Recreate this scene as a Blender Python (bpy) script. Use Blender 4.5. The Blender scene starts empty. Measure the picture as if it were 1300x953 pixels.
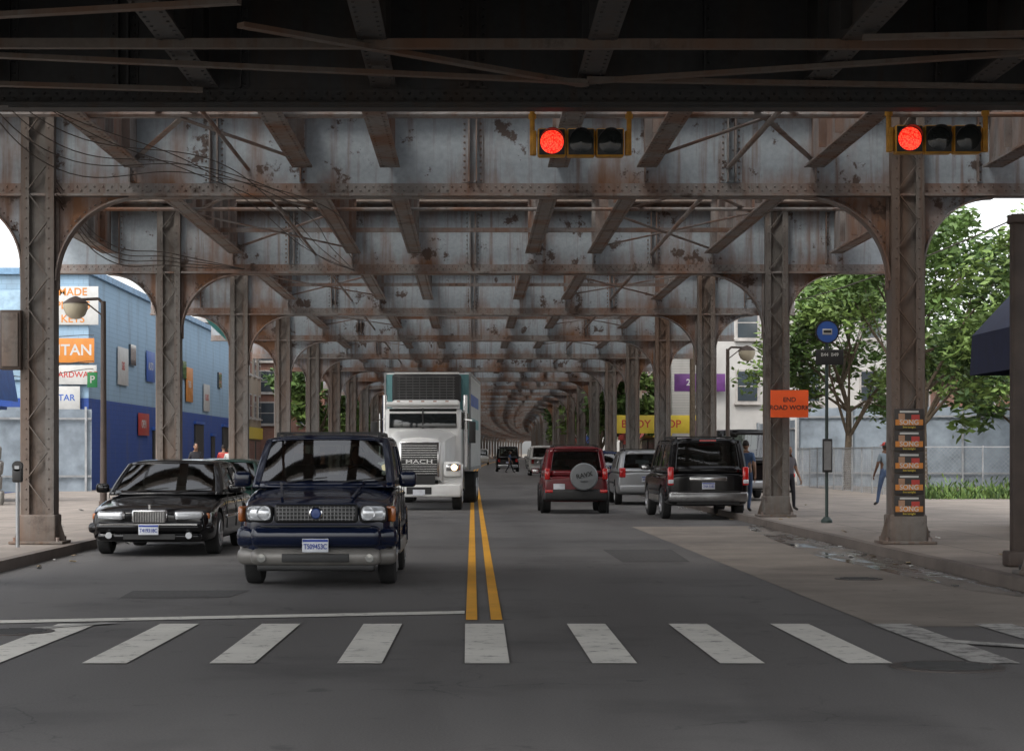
import bpy,bmesh,math,random
from mathutils import Vector,Matrix
R=random.Random(7)
sc=bpy.context.scene
rad=math.radians
def cx(y): return 0 if y<140 else 7.6e-5*(y-140)**2
# ---------------- materials ----------------
def nt(name):
    m=bpy.data.materials.new(name); m.use_nodes=True
    n=m.node_tree.nodes; l=m.node_tree.links
    return m,n,l,n['Principled BSDF']
def c4(c): return (c[0],c[1],c[2],1)
def worldpos(n,l,sx=1,sy=1,sz=1):
    g=n.new('ShaderNodeNewGeometry'); mp=n.new('ShaderNodeMapping')
    mp.inputs['Scale'].default_value=(sx,sy,sz); l.new(g.outputs['Position'],mp.inputs[0]); return mp.outputs[0]
def noise(n,l,vec,scale,det=6,rough=.6):
    t=n.new('ShaderNodeTexNoise'); t.inputs['Scale'].default_value=scale; t.inputs['Detail'].default_value=det
    t.inputs['Roughness'].default_value=rough
    if vec: l.new(vec,t.inputs['Vector'])
    return t.outputs['Fac']
def ramp(n,l,src,a,b,c0=(0,0,0),c1=(1,1,1)):
    r=n.new('ShaderNodeValToRGB'); r.color_ramp.elements[0].position=a; r.color_ramp.elements[1].position=b
    r.color_ramp.elements[0].color=c4(c0); r.color_ramp.elements[1].color=c4(c1); l.new(src,r.inputs[0]); return r.outputs[0]
def mix(n,l,fac,a,b,mode='MIX'):
    m=n.new('ShaderNodeMix'); m.data_type='RGBA'; m.blend_type=mode
    if isinstance(fac,(int,float)): m.inputs[0].default_value=fac
    else: l.new(fac,m.inputs[0])
    for i,v in ((6,a),(7,b)):
        if isinstance(v,tuple): m.inputs[i].default_value=c4(v)
        else: l.new(v,m.inputs[i])
    return m.outputs[2]
def bump(n,l,b,src,st=.3,d=.02):
    k=n.new('ShaderNodeBump'); k.inputs['Strength'].default_value=st; k.inputs['Distance'].default_value=d
    l.new(src,k.inputs['Height']); l.new(k.outputs[0],b.inputs['Normal'])
_c={}
def pm(name,col,rough=.6,metal=0,var=.25,sc_=3,coat=0,emit=0,bmp=0):
    if name in _c: return _c[name]
    m,n,l,b=nt(name)
    v=noise(n,l,worldpos(n,l),sc_)
    dk=tuple(x*(1-var) for x in col); lt=tuple(min(1,x*(1+var)) for x in col)
    l.new(ramp(n,l,v,.3,.7,dk,lt),b.inputs['Base Color'])
    b.inputs['Roughness'].default_value=rough; b.inputs['Metallic'].default_value=metal
    b.inputs['Coat Weight'].default_value=coat; b.inputs['Coat Roughness'].default_value=.06
    if emit:
        b.inputs['Emission Color'].default_value=c4(col); b.inputs['Emission Strength'].default_value=emit
    if bmp: bump(n,l,b,noise(n,l,worldpos(n,l),sc_*8),bmp)
    _c[name]=m; return m
def rust(name,paint,rst,dark,ra=.45,rb=.6,streak=.22,da=.60,db=.70,zg=False):
    m,n,l,b=nt(name)
    v1=noise(n,l,worldpos(n,l,1,1,streak),.9,9,.62)
    v2=noise(n,l,worldpos(n,l),1.7,10,.7)
    v3=noise(n,l,worldpos(n,l,7,7,.35),1.1,6)
    v4=noise(n,l,worldpos(n,l),11,6)
    if zg:   # rust creeps up from the bottom flange and down from the top one
        g=n.new('ShaderNodeNewGeometry'); s=n.new('ShaderNodeSeparateXYZ'); l.new(g.outputs['Position'],s.inputs[0])
        def mr(a,b2,t):
            r=n.new('ShaderNodeMapRange'); r.inputs[1].default_value=a; r.inputs[2].default_value=b2; r.inputs[3].default_value=t; r.inputs[4].default_value=0; l.new(s.outputs[2],r.inputs[0]); return r.outputs[0]
        def add(x,y):
            k=n.new('ShaderNodeMath'); l.new(x,k.inputs[0]); l.new(y,k.inputs[1]); return k.outputs[0]
        v1=add(add(v1,mr(5.7,6.25,.14)),mr(7.3,6.9,.10))
    p=mix(n,l,ramp(n,l,v4,.3,.75),tuple(x*.85 for x in paint),tuple(x*1.12 for x in paint))
    a=mix(n,l,ramp(n,l,v1,ra,rb),p,rst)
    a=mix(n,l,ramp(n,l,v3,.52,.72,(0,0,0),(.75,.75,.75)),a,tuple(x*.75 for x in rst))
    a=mix(n,l,ramp(n,l,v2,da,db,(0,0,0),(.9,.9,.9)),a,dark)
    l.new(a,b.inputs['Base Color']); b.inputs['Roughness'].default_value=.65
    bump(n,l,b,v2,.5,.01)
    return m
STEEL=rust('steel_painted',(.34,.39,.43),(.21,.10,.048),(.07,.04,.026),.51,.72,.25,.575,.61,True)
STEEL2=rust('steel_stringer',(.235,.22,.21),(.20,.088,.042),(.055,.035,.024),.44,.68,.3,.57,.67)
COL=rust('steel_column',(.155,.143,.13),(.15,.078,.042),(.05,.035,.027),.46,.72,.15,.57,.72)
SHADED=rust('steel_shaded',(.036,.036,.036),(.055,.033,.02),(.018,.015,.012),.5,.75)  # near-black copy of the rusty steel: foreground shade painted into its colour
SHADED2=rust('steel_shaded_brace',(.11,.09,.075),(.12,.06,.032),(.04,.025,.018),.45,.65)  # foreground brace steel, rusty brown with the shade darkened into its colour
TIE=pm('tie_timber',(.10,.08,.065),.9,0,.4,5)
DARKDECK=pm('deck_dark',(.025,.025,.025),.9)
def asphalt():
    m,n,l,b=nt('asphalt')
    big=noise(n,l,worldpos(n,l,1,.10,1),.7,7); fine=noise(n,l,worldpos(n,l),60,4,.8); med=noise(n,l,worldpos(n,l),.45,9)
    a=ramp(n,l,big,.32,.68,(.062,.060,.060),(.118,.114,.110))
    a=mix(n,l,ramp(n,l,fine,.35,.7,(.0,.0,.0),(.6,.6,.6)),a,(.20,.19,.18))
    a=mix(n,l,ramp(n,l,med,.52,.70,(0,0,0),(.65,.65,.65)),a,(.05,.048,.048))
    sp=noise(n,l,worldpos(n,l),2.2,4,.5); a=mix(n,l,ramp(n,l,sp,.66,.72,(0,0,0),(.5,.5,.5)),a,(.035,.035,.035))
    vo=n.new('ShaderNodeTexVoronoi'); vo.feature='DISTANCE_TO_EDGE'; vo.inputs['Scale'].default_value=.42
    ad=n.new('ShaderNodeVectorMath'); ad.operation='ADD'; wp=worldpos(n,l)
    t=n.new('ShaderNodeTexNoise'); t.inputs['Scale'].default_value=1.5; t.inputs['Detail'].default_value=6; l.new(wp,t.inputs[0])
    l.new(wp,ad.inputs[0]); l.new(t.outputs['Color'],ad.inputs[1]); l.new(ad.outputs[0],vo.inputs['Vector'])
    cr=ramp(n,l,vo.outputs['Distance'],.0,.008,(.7,.7,.7),(0,0,0))
    msk=mix(n,l,1.0,cr,ramp(n,l,med,.45,.6),'MULTIPLY')
    a=mix(n,l,msk,a,(.03,.03,.03))
    l.new(a,b.inputs['Base Color'])
    l.new(ramp(n,l,big,.3,.7,(.62,.62,.62),(.85,.85,.85)),b.inputs['Roughness'])
    bump(n,l,b,fine,.4,.008); return m
ASPH=asphalt()
def concrete(name,c,joint=1.5,jy=1.5):
    m,n,l,b=nt(name)
    v=noise(n,l,worldpos(n,l),.7,9); f=noise(n,l,worldpos(n,l),35,4); sp=noise(n,l,worldpos(n,l),4,3)
    a=ramp(n,l,v,.3,.7,tuple(x*.65 for x in c),tuple(x*1.18 for x in c))
    a=mix(n,l,ramp(n,l,f,.3,.8,(0,0,0),(.4,.4,.4)),a,tuple(x*.6 for x in c))
    a=mix(n,l,ramp(n,l,sp,.64,.69,(0,0,0),(.6,.6,.6)),a,tuple(x*.45 for x in c))
    if joint:
        br=n.new('ShaderNodeTexBrick'); br.offset=0; br.inputs['Scale'].default_value=1; br.inputs['Brick Width'].default_value=joint
        br.inputs['Row Height'].default_value=jy; br.inputs['Mortar Size'].default_value=.012; l.new(worldpos(n,l),br.inputs['Vector'])
        a=mix(n,l,br.outputs['Fac'],a,tuple(x*.3 for x in c))
    l.new(a,b.inputs['Base Color']); b.inputs['Roughness'].default_value=.88; bump(n,l,b,f,.25,.005); return m
WALK=concrete('sidewalk_concrete',(.27,.235,.205)); KERB=concrete('kerb_stone',(.18,.15,.13),0)
CPATCH=concrete('concrete_lane',(.26,.225,.19),0); DIRT=concrete('ground_dirt',(.16,.14,.11),0)
def puddle():
    m,n,l,b=nt('wet_concrete')
    v=noise(n,l,worldpos(n,l,1.6,.5,1),1.1,8)
    l.new(ramp(n,l,v,.42,.52,(.20,.175,.15),(.04,.037,.034)),b.inputs['Base Color'])
    l.new(ramp(n,l,v,.44,.54,(.8,.8,.8),(.06,.06,.06)),b.inputs['Roughness']); return m
WET=puddle()
def worn(name,c,thr=.42):
    m,n,l,b=nt(name)
    v=noise(n,l,worldpos(n,l),5,10,.75); f=noise(n,l,worldpos(n,l),1,4)
    a=mix(n,l,ramp(n,l,v,thr-.1,thr+.04),(.13,.125,.12),c)
    a=mix(n,l,ramp(n,l,f,.35,.75,(0,0,0),(.4,.4,.4)),a,tuple(x*.5 for x in c))
    l.new(a,b.inputs['Base Color']); b.inputs['Roughness'].default_value=.75; return m
WPAINT=worn('road_paint_white',(.70,.68,.62),.42); YPAINT=worn('road_paint_yellow',(.80,.38,.02),.38)
WPAINT2=worn('road_paint_faded',(.45,.44,.41),.5)
def brick(name,c1,c2,mort,bw=.22,bh=.075,split=None,cu=None):
    m,n,l,b=nt(name)
    g=n.new('ShaderNodeNewGeometry'); s=n.new('ShaderNodeSeparateXYZ'); l.new(g.outputs['Position'],s.inputs[0])
    ad=n.new('ShaderNodeMath'); ad.operation='ADD'; l.new(s.outputs[0],ad.inputs[0]); l.new(s.outputs[1],ad.inputs[1])
    cb=n.new('ShaderNodeCombineXYZ'); l.new(ad.outputs[0],cb.inputs[0]); l.new(s.outputs[2],cb.inputs[1])
    br=n.new('ShaderNodeTexBrick'); br.inputs['Scale'].default_value=1; br.inputs['Brick Width'].default_value=bw
    br.inputs['Row Height'].default_value=bh; br.inputs['Mortar Size'].default_value=.008
    br.inputs['Color1'].default_value=c4(c1); br.inputs['Color2'].default_value=c4(c2); br.inputs['Mortar'].default_value=c4(mort)
    l.new(cb.outputs[0],br.inputs['Vector']); a=br.outputs['Color']
    if split:
        gt=n.new('ShaderNodeMath'); gt.operation='GREATER_THAN'; gt.inputs[1].default_value=split; l.new(s.outputs[2],gt.inputs[0])
        a=mix(n,l,gt.outputs[0],a,mix(n,l,br.outputs['Fac'],cu,tuple(x*.75 for x in cu)))
    v=noise(n,l,worldpos(n,l,1,1,.4),.8,8)
    a=mix(n,l,ramp(n,l,v,.5,.8,(0,0,0),(.5,.5,.5)),a,(.12,.11,.10))
    l.new(a,b.inputs['Base Color']); b.inputs['Roughness'].default_value=.85; return m
BLUEW=brick('blue_painted_block',(.02,.065,.27),(.024,.07,.30),(.015,.05,.22),.4,.2,3.75,(.27,.40,.52))
REDB=brick('red_brick',(.22,.085,.05),(.17,.065,.045),(.2,.18,.16)); TANB=brick('tan_brick',(.30,.24,.17),(.25,.20,.14),(.2,.18,.16))
GREYB=brick('pale_siding',(.34,.33,.31),(.31,.31,.29),(.2,.2,.2),6,.15)
WHITEW=pm('white_stucco',(.40,.39,.37),.85,0,.12,1)
def leaf(name,c):
    m,n,l,b=nt(name); v=noise(n,l,worldpos(n,l),1.3,4)
    l.new(ramp(n,l,v,.3,.7,tuple(x*.6 for x in c),tuple(x*1.4 for x in c)),b.inputs['Base Color'])
    b.inputs['Roughness'].default_value=.6
    return m
LEAF=[leaf('leaf_a',(.08,.145,.03)),leaf('leaf_b',(.13,.20,.045)),leaf('leaf_c',(.045,.09,.02))]
BARK=pm('bark',(.10,.075,.05),.9,0,.4,8)
GLASSO=pm('dark_glass',(.012,.015,.016),.05,0,.1,1,.8)
def carglass():
    m,n,l,b=nt('car_glass'); n.remove(b); out=n['Material Output']
    tr=n.new('ShaderNodeBsdfTransparent'); tr.inputs[0].default_value=(.34,.38,.36,1)
    gl=n.new('ShaderNodeBsdfGlossy'); gl.inputs['Roughness'].default_value=.03; gl.inputs[0].default_value=(1,1,1,1)
    fr=n.new('ShaderNodeFresnel'); fr.inputs[0].default_value=1.6
    ad=n.new('ShaderNodeMath'); ad.operation='MULTIPLY_ADD'; ad.inputs[1].default_value=1.2; ad.inputs[2].default_value=.03; l.new(fr.outputs[0],ad.inputs[0])
    mx=n.new('ShaderNodeMixShader'); l.new(ad.outputs[0],mx.inputs[0]); l.new(tr.outputs[0],mx.inputs[1]); l.new(gl.outputs[0],mx.inputs[2]); l.new(mx.outputs[0],out.inputs[0]); return m
GLASS=carglass()
TYRE=pm('tyre',(.022,.022,.022),.85); RIM=pm('rim_alloy',(.45,.45,.46),.3,.8)
CHROME=pm('chrome',(.6,.6,.6),.15,1,.05); BLACK=pm('black_plastic',(.02,.02,.02),.5)
LENS=pm('headlight_lens',(.6,.62,.64),.08,.3,.1,20,1); ORL=pm('orange_lens',(.35,.10,.02),.2,0,.1,3,1); REDL=pm('red_lens',(.5,.012,.012),.15,0,.1,3,1)
PLATE=pm('plate_white',(.62,.64,.68),.5); PLTX=pm('plate_blue',(.03,.06,.3),.5); LITL=pm('lit_headlamp',(1,.72,.4),.3,0,0,1,0,4)
YEL=pm('signal_yellow',(.55,.27,.03),.5,0,.35,6); DLENS=pm('signal_lens_dark',(.02,.024,.024),.15,0,.2,2,.5)
def redlit():
    m,n,l,b=nt('signal_red_lit'); g=n.new('ShaderNodeNewGeometry'); v=n.new('ShaderNodeTexVoronoi'); v.inputs['Scale'].default_value=55; l.new(g.outputs['Position'],v.inputs['Vector'])
    l.new(ramp(n,l,v.outputs['Distance'],.2,.7,(1,.09,.04),(.55,.006,.004)),b.inputs['Emission Color']); b.inputs['Emission Strength'].default_value=1.6; b.inputs['Base Color'].default_value=(.5,.01,.01,1); b.inputs['Roughness'].default_value=.25; return m
REDLIT=redlit()
GALV=pm('galvanised',(.32,.33,.34),.5,.5,.25,3); DGREEN=pm('dark_green_paint',(.03,.05,.045),.5); DBROWN=pm('pole_brown',(.07,.05,.04),.6)
SEAT=pm('seat_cloth',(.09,.085,.08),.9)
def paint(name,c,coat=0,metal=0,rough=.1): return pm(name,c,rough,metal,.06,1.5,coat)
# ---------------- mesh builder ----------------
class MB:
    def __init__(s): s.v=[];s.f=[];s.mi=[];s.mats=[]
    def add(s,vs,fs,mat):
        o=len(s.v); s.v+= [tuple(v) for v in vs]
        if mat not in s.mats: s.mats.append(mat)
        k=s.mats.index(mat)
        for f in fs: s.f.append(tuple(i+o for i in f)); s.mi.append(k)
    def box(s,c,d,mat,rot=None,bev=0):
        c=Vector(c)
        if bev:
            bm=bmesh.new(); bmesh.ops.create_cube(bm,size=1); bmesh.ops.scale(bm,vec=d,verts=bm.verts)
            bmesh.ops.bevel(bm,geom=list(bm.edges),offset=min(bev,min(d)*.45),segments=3,profile=.5,affect='EDGES')
            vs=[v.co.copy() for v in bm.verts]; bm.verts.index_update(); fs=[[v.index for v in f.verts] for f in bm.faces]; bm.free()
        else:
            vs=[Vector((x*d[0]/2,y*d[1]/2,z*d[2]/2)) for x in(-1,1) for y in(-1,1) for z in(-1,1)]
            fs=[(0,1,3,2),(4,6,7,5),(0,4,5,1),(2,3,7,6),(0,2,6,4),(1,5,7,3)]
        if rot:
            M=Matrix.Rotation(rot[2],3,'Z')@Matrix.Rotation(rot[1],3,'Y')@Matrix.Rotation(rot[0],3,'X'); vs=[M@v for v in vs]
        s.add([v+c for v in vs],fs,mat)
    def beam(s,p,q,w,h,mat):
        p=Vector(p);q=Vector(q); d=q-p; L=d.length; d.normalize()
        up=Vector((0,0,1)) if abs(d.z)<.95 else Vector((0,1,0)); a=d.cross(up).normalized(); b=a.cross(d)
        vs=[p+d*t*L+a*x*w/2+b*z*h/2 for t in(0,1) for x in(-1,1) for z in(-1,1)]
        s.add(vs,[(0,1,3,2),(4,6,7,5),(0,4,5,1),(2,3,7,6),(0,2,6,4),(1,5,7,3)],mat)
    def lathe(s,prof,o,ax,mat,seg=24,cap=False):
        o=Vector(o);ax=Vector(ax).normalized(); t=Vector((0,0,1)) if abs(ax.z)<.9 else Vector((1,0,0)); a=ax.cross(t).normalized(); b=ax.cross(a)
        vs=[];fs=[]
        for r,h in prof:
            for i in range(seg):
                th=2*math.pi*i/seg; vs.append(o+ax*h+(a*math.cos(th)+b*math.sin(th))*r)
        for k in range(len(prof)-1):
            for i in range(seg):
                j=(i+1)%seg; fs.append((k*seg+i,k*seg+j,(k+1)*seg+j,(k+1)*seg+i))
        if cap: fs.append(tuple(range(seg))); fs.append(tuple((len(prof)-1)*seg+i for i in range(seg)))
        s.add(vs,fs,mat)
    def cyl(s,p,q,r,mat,seg=12,r2=None):
        p=Vector(p);q=Vector(q); s.lathe([(r,0),(r if r2 is None else r2,(q-p).length)],p,q-p,mat,seg,True)
    def rivet(s,x,y,z,mat,r=.019):
        sg=-1 if y<0 else 1
        vs=[(x+r*math.cos(a),y,z+r*math.sin(a)) for a in [i*math.pi/3 for i in range(6)]]+[(x+r*.5*math.cos(a),y+sg*.016,z+r*.5*math.sin(a)) for a in [i*math.pi/3 for i in range(6)]]
        s.add(vs,[(i,(i+1)%6,6+(i+1)%6,6+i) for i in range(6)]+[(6,7,8,9,10,11)],mat)
    def mesh(s,name):
        me=bpy.data.meshes.new(name); me.from_pydata(s.v,[],s.f)
        for m in s.mats: me.materials.append(m)
        me.polygons.foreach_set('material_index',s.mi)
        bm=bmesh.new(); bm.from_mesh(me); bmesh.ops.recalc_face_normals(bm,faces=bm.faces); bm.to_mesh(me); bm.free()
        me.polygons.foreach_set('use_smooth',[True]*len(me.polygons))
        me.set_sharp_from_angle(angle=rad(35)); me.update(); return me
    def obj(s,name,parent=None,loc=(0,0,0),rot=(0,0,0)): return O(name,s.mesh(name),parent,loc,rot)
def O(name,data,parent=None,loc=(0,0,0),rot=(0,0,0)):
    o=bpy.data.objects.new(name,data); sc.collection.objects.link(o); o.location=loc; o.rotation_euler=rot
    if parent: o.parent=parent
    return o
def E(name,loc=(0,0,0),rz=0):
    e=O(name,None,None,loc,(0,0,rz)); e.empty_display_size=.2; return e
def dup(src,name,loc,rz):
    e=E(name,loc,rz)
    for c in list(src.children):
        k=c.copy(); sc.collection.objects.link(k); k.parent=e
    return e
def text(s,size,loc,rot,mat,parent,name='lettering',ax='CENTER',ext=.004,sx=1):
    cu=bpy.data.curves.new(name,'FONT'); cu.body=s; cu.size=size; cu.extrude=ext; cu.align_x=ax; cu.align_y='CENTER'; cu.offset=size*.015
    o=O(name,cu,parent,loc,rot); o.scale=(sx,1,1); cu.materials.append(mat); return o
F=(rad(90),0,0)
# ---------------- ground ----------------
g=MB(); g.add([(-2500,-400,-.02),(2500,-400,-.02),(2500,3500,-.02),(-2500,3500,-.02)],[(0,1,2,3)],DIRT); g.obj('ground')
def strip(x0,x1,y0,y1,z,mat,mb,step=15):
    n=max(1,int((y1-y0)/step)); ys=[y0+(y1-y0)*i/n for i in range(n+1)]
    vs=[];fs=[]
    for y in ys: vs+=[(cx(y)+x0,y,z),(cx(y)+x1,y,z)]
    for i in range(n): fs.append((2*i,2*i+1,2*i+3,2*i+2))
    mb.add(vs,fs,mat)
g=MB(); strip(-6.35,6.35,-60,900,0,ASPH,g); g.obj('road')
g=MB(); g.add([(-200,-9,-.004),(200,-9,-.004),(200,20.6,-.004),(-200,20.6,-.004)],[(0,1,2,3)],ASPH); g.obj('cross_street')
def walk(s,name):
    g=MB(); z=.15; r=3.0
    pts=[(40,20.6),(6.35+r,20.6)]+[(6.35+r-r*math.sin(a),20.6+r-r*math.cos(a)) for a in [rad(x) for x in range(10,91,10)]]
    pts+=[(6.35,y) for y in range(26,900,14)]
    top=[(s*(x)+cx(y),y,z) for x,y in pts]; low=[(a,b,-.01) for a,b,_ in top]
    kin=[]
    for i,(x,y) in enumerate(pts):
        if i<2: kin.append((x,y+.17))
        elif i<11:
            a=rad((i-1)*10) ; kin.append((6.35+r-(r-.17)*math.sin(a),20.6+r-(r-.17)*math.cos(a)))
        else: kin.append((x+.17,y))
    ki=[(s*x+cx(y),y,z) for x,y in kin]
    n=len(top); vs=top+low+ki; fs=[]
    for i in range(n-1): fs+=[(i,i+1,n+i+1,n+i),(i,i+1,2*n+i+1,2*n+i)]
    g.add(vs,fs,KERB)
    o2=[]
    for x,y in kin: o2.append((s*(x)+cx(y),y,z-.006))
    far=[(s*max(x+.5,17.0 if y>26 else 40)+cx(y),max(y,20.8),z-.006) for x,y in kin]
    far[0]=(s*40.5,20.8,z-.006)
    vs=o2+far; fs=[(i,i+1,n+i+1,n+i) for i in range(1,n-1)]
    g.add(vs,fs,WALK); g.obj(name)
walk(-1,'sidewalk'); walk(1,'sidewalk')
g=MB(); g.add([(3.75,18.9,.004),(6.33,18.9,.004),(6.33,45,.004),(3.45,44.5,.004)],[(0,1,2,3)],CPATCH); g.obj('concrete_road_patch')
g=MB(); g.add([(5.75,24,.008),(6.32,22,.008),(6.32,46,.008),(5.9,44,.008),(5.55,38,.008),(5.35,32,.008)],[(0,1,2,3,4,5)],WET); g.obj('wet_gutter')
g=MB(); PAT=pm('asphalt_patch',(.07,.067,.065),.9,0,.35,20)
for x,y,w,h in((-3.9,22.6,1.2,1.3),(2.2,30,1.0,4)): g.add([(x,y,.004),(x+w,y+.1,.004),(x+w+.1,y+h,.004),(x-.05,y+h-.1,.004)],[(0,1,2,3)],PAT)
g.obj('asphalt_road_patch')
g=MB()
for k in range(-6,7):
    x=.11+.97*k
    g.add([(x-.17,15.55+.0,.008),(x+.17,15.55,.008),(x+.18-.02*k,19.15,.008),(x-.18-.02*k,19.15,.008)],[(0,1,2,3)],WPAINT if -5<k<4 else WPAINT2)
g.obj('crosswalk_marking')
g=MB(); g.add([(-6.2,18.75,.008),(-.08,20.35,.008),(-.08,20.72,.008),(-6.2,19.1,.008)],[(0,1,2,3)],WPAINT)
g.obj('stop_line_marking')
g=MB(); g.add([(3.9,17.3,.0125),(6.2,15.2,.0125),(6.35,15.4,.0125),(4.0,17.55,.0125)],[(0,1,2,3)],WPAINT2)
g.add([(-6.3,15.9,.0125),(-3.3,19.2,.0125),(-3.5,19.25,.0125),(-6.3,16.2,.0125)],[(0,1,2,3)],WPAINT2)
g.obj('faded_line_marking')
g=MB(); strip(-.065,.045,19.6,700,.008,YPAINT,g); strip(.175,.285,19.6,700,.008,YPAINT,g); g.obj('centre_line_marking')
def manhole(x,y,r=.36):
    g=MB(); g.lathe([(0,.013),(r*.9,.013),(r,.013),(r,.0)],(x,y,0),(0,0,1),pm('cast_iron',(.08,.07,.065),.6,.4),32)
    for i in range(-3,4):
        w=math.sqrt(max(0,(r*.8)**2-(i*.09)**2)); g.box((x,y+i*.09,.016),(2*w,.03,.006),BLACK)
    g.obj('manhole_cover')
manhole(-4.1,18.3); manhole(3.55,15.3,.42); manhole(4.9,26.0,.3)
# ---------------- viaduct ----------------
VIA=E('elevated_railway_viaduct')
def frame_mesh(web,col,rv,name,brk=True):
    m=MB(); XW=9.6
    m.box((0,0,6.53),(2*XW,.02,1.54),web)
    m.box((0,0,5.73),(2*XW,.36,.04),rv); m.box((0,0,5.70),(11,.30,.02),rv)
    m.box((0,0,7.32),(2*XW,.36,.04),rv)
    for s in(-1,1):
        m.box((0,s*.022,5.84),(2*XW,.02,.17),rv); m.box((0,s*.022,7.22),(2*XW,.02,.15),rv)
        x=-XW+.1
        while x<XW:
            m.rivet(x,s*.033,5.815,rv); m.rivet(x+.07,s*.033,5.875,rv)
            m.rivet(x,s*.033,7.2,rv); x+=.14
        for x in(0,1.38,2.76,4.15,5.5,8.1):
            for sx in((-1,1) if x else (1,)):
                X=x*sx; big=x in(0,4.15)
                if big:
                    m.box((X,s*.022,6.53),(.34,.02,1.18),web)
                    for dx in(-.06,.06): m.box((X+dx,s*.09,6.53),(.025,.11,1.18),rv)
                    for i in range(12):
                        for dx in(-.13,.13): m.rivet(X+dx,s*.033,5.98+i*.1,rv,.021)
                elif x in(2.76,5.5,8.1):
                    m.box((X,s*.075,6.53),(.025,.09,1.18),rv); m.box((X+.05,s*.022,6.53),(.09,.02,1.18),web)
                    for i in range(9): m.rivet(X+.05,s*.033,5.98+i*.13,rv)
    for sx in(-1,1):
        c=sx*6.95; zc=3.8; h=6.95
        for dx in(-1,1):
            m.box((c+dx*.25,0,zc),(.025,.42,h),col)
            for s in(-1,1):
                m.box((c+dx*.185,s*.2,zc),(.11,.02,h),col)
                for i in range(40): m.rivet(c+dx*.18,s*.211,.55+i*.16,col,.016)
        for s in(-1,1): m.box((c,s*.11,zc),(.47,.02,h-.02),col)
        for i in range(14):
            for s in(-1,1): m.beam((c-.15,s*.195,.75+i*.46),(c+.15,s*.195,.75+i*.46+(.40)),.055,.014,col) if i%2 else m.beam((c+.15,s*.195,.75+i*.46),(c-.15,s*.195,.75+i*.46+.40),.055,.014,col)
        m.box((c,0,.40),(.60,.50,.44),col,None,.03); m.box((c,0,.175),(.86,.72,.05),col,None,.01)
        for q in(-1,1): m.add([(c+q*.30,-.02,.2),(c+q*.42,-.02,.2),(c+q*.29,-.02,.62),(c+q*.30,.02,.2),(c+q*.42,.02,.2),(c+q*.29,.02,.62)],[(0,1,2),(3,5,4),(1,4,5,2)],col)
        for bx in(-.34,.34):
            for by in(-.28,.28): m.cyl((c+bx,by,.2),(c+bx,by,.26),.03,rv,6)
        m.cyl((c+sx*.31,.1,.15),(c+sx*.31,.1,5.6),.03,pm('conduit',(.16,.13,.11),.6),8)
        for sd,r in((-sx,1.35),(sx,1.15)) if brk else ():
            xf=c+sd*.262; N=14; zt=5.705
            arc=[(xf+sd*(r-r*math.cos(a)),zt-r+r*math.sin(a)) for a in [math.pi/2*i/N for i in range(N+1)]]
            for s in(-.012,.012):
                vs=[(xf,s,zt)]+[(x,s,z) for x,z in arc]
                m.add(vs,[(0,i,i+1) for i in range(1,N+1)],web)
            vs=[]
            for i,(x,z) in enumerate(arc):
                a=math.pi/2*i/N; nx,nz=sd*math.cos(a),-math.sin(a)
                for yy,t in((-.15,0),(.15,0),(.15,.025),(-.15,.025)): vs.append((x+nx*t,yy,z+nz*t))
            m.add(vs,[(4*i+k,4*i+(k+1)%4,4*i+4+(k+1)%4,4*i+4+k) for i in range(N) for k in range(4)],rv)
            for i in range(22):
                a=math.pi/2*(i+.5)/22; q=r+.07
                X=xf+sd*(r-q*math.cos(a)); Z=zt-r+q*math.sin(a)
                if (X-xf)*sd>.02 and Z<zt-.02: m.rivet(X,-.013,Z,rv,.018)
            m.box((xf+sd*.03,0,zt-r*.55),(.05,.1,r*1.1),rv)
    return m.mesh(name)
def bay_mesh(L,name,xs,zb,fl,webm,brace,solid=False,x=9.6):
    m=MB()
    for x in xs:
        h=7.3-zb; zc=(7.3+zb)/2
        m.box((x,L/2,zc),(.02,L-.06,h),webm); m.box((x,L/2,zb),(fl,L-.4,.03),webm)
        m.box((x,L/2,zb+.07),(.06,L-.4,.11),webm)
        n=int(L/1.4)
        for i in range(1,n):
            y=L*i/n
            for s in(-1,1): m.box((x+s*.07,y,zc+.05),(.12,.025,h-.16),webm)
        k=.25
        while k<L-.3:
            for s in(-1,1):
                m.box((x+s*fl*.33,k,zb-.02),(.03,.03,.015),webm)
            k+=.22
    if solid: m.box((0,L/2,7.46),(19.4,L,.04),DARKDECK)  # solid plate in place of open ties, put in to keep this span dark
    else:
        k=.27
        while k<L:
            m.box((0,k,7.5),(19.0,.22,.22),TIE); k+=.56
    for s in(-1,1): m.box((s*9.62,L/2,7.5),(.03,L,.8),webm)
    return m
xsA=[-8.3,-5.4,-2.72,-1.32,1.36,2.78,5.45,8.3]
def braces(m,L,mat,z=6.27):
    prs=[(-5.4,-2.72),(2.78,5.45)]
    n=max(1,round(L/7))
    for a,b in prs:
        for i in range(n):
            y0=L*i/n+.15;y1=L*(i+1)/n-.15
            m.beam((a,y0,z),(b,y1,z),.09,.02,mat); m.beam((b,y0,z+.025),(a,y1,z+.025),.09,.02,mat)
    for i in range(1,n+1):
        m.beam((-5.4,L*(i-.5)/n,z+.06),(5.45,L*(i-.5)/n,z+.06),.09,.09,mat)
    m.cyl((-8.3,L*.42,z-.05),(8.3,L*.42,z-.05),.035,mat,8)
    m.cyl((-3.6,0,z-.12),(-3.6,L,z-.12),.03,mat,8); m.cyl((4.1,0,z-.1),(4.1,L,z-.1),.04,mat,8)
FM=frame_mesh(STEEL,COL,STEEL2,'cross_frame')
SP=14.1; D0=32.9
b=bay_mesh(SP,'track_stringers',xsA,6.17,.32,STEEL2,STEEL2); braces(b,SP,STEEL2); BM=b.mesh('track_stringers')
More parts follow.
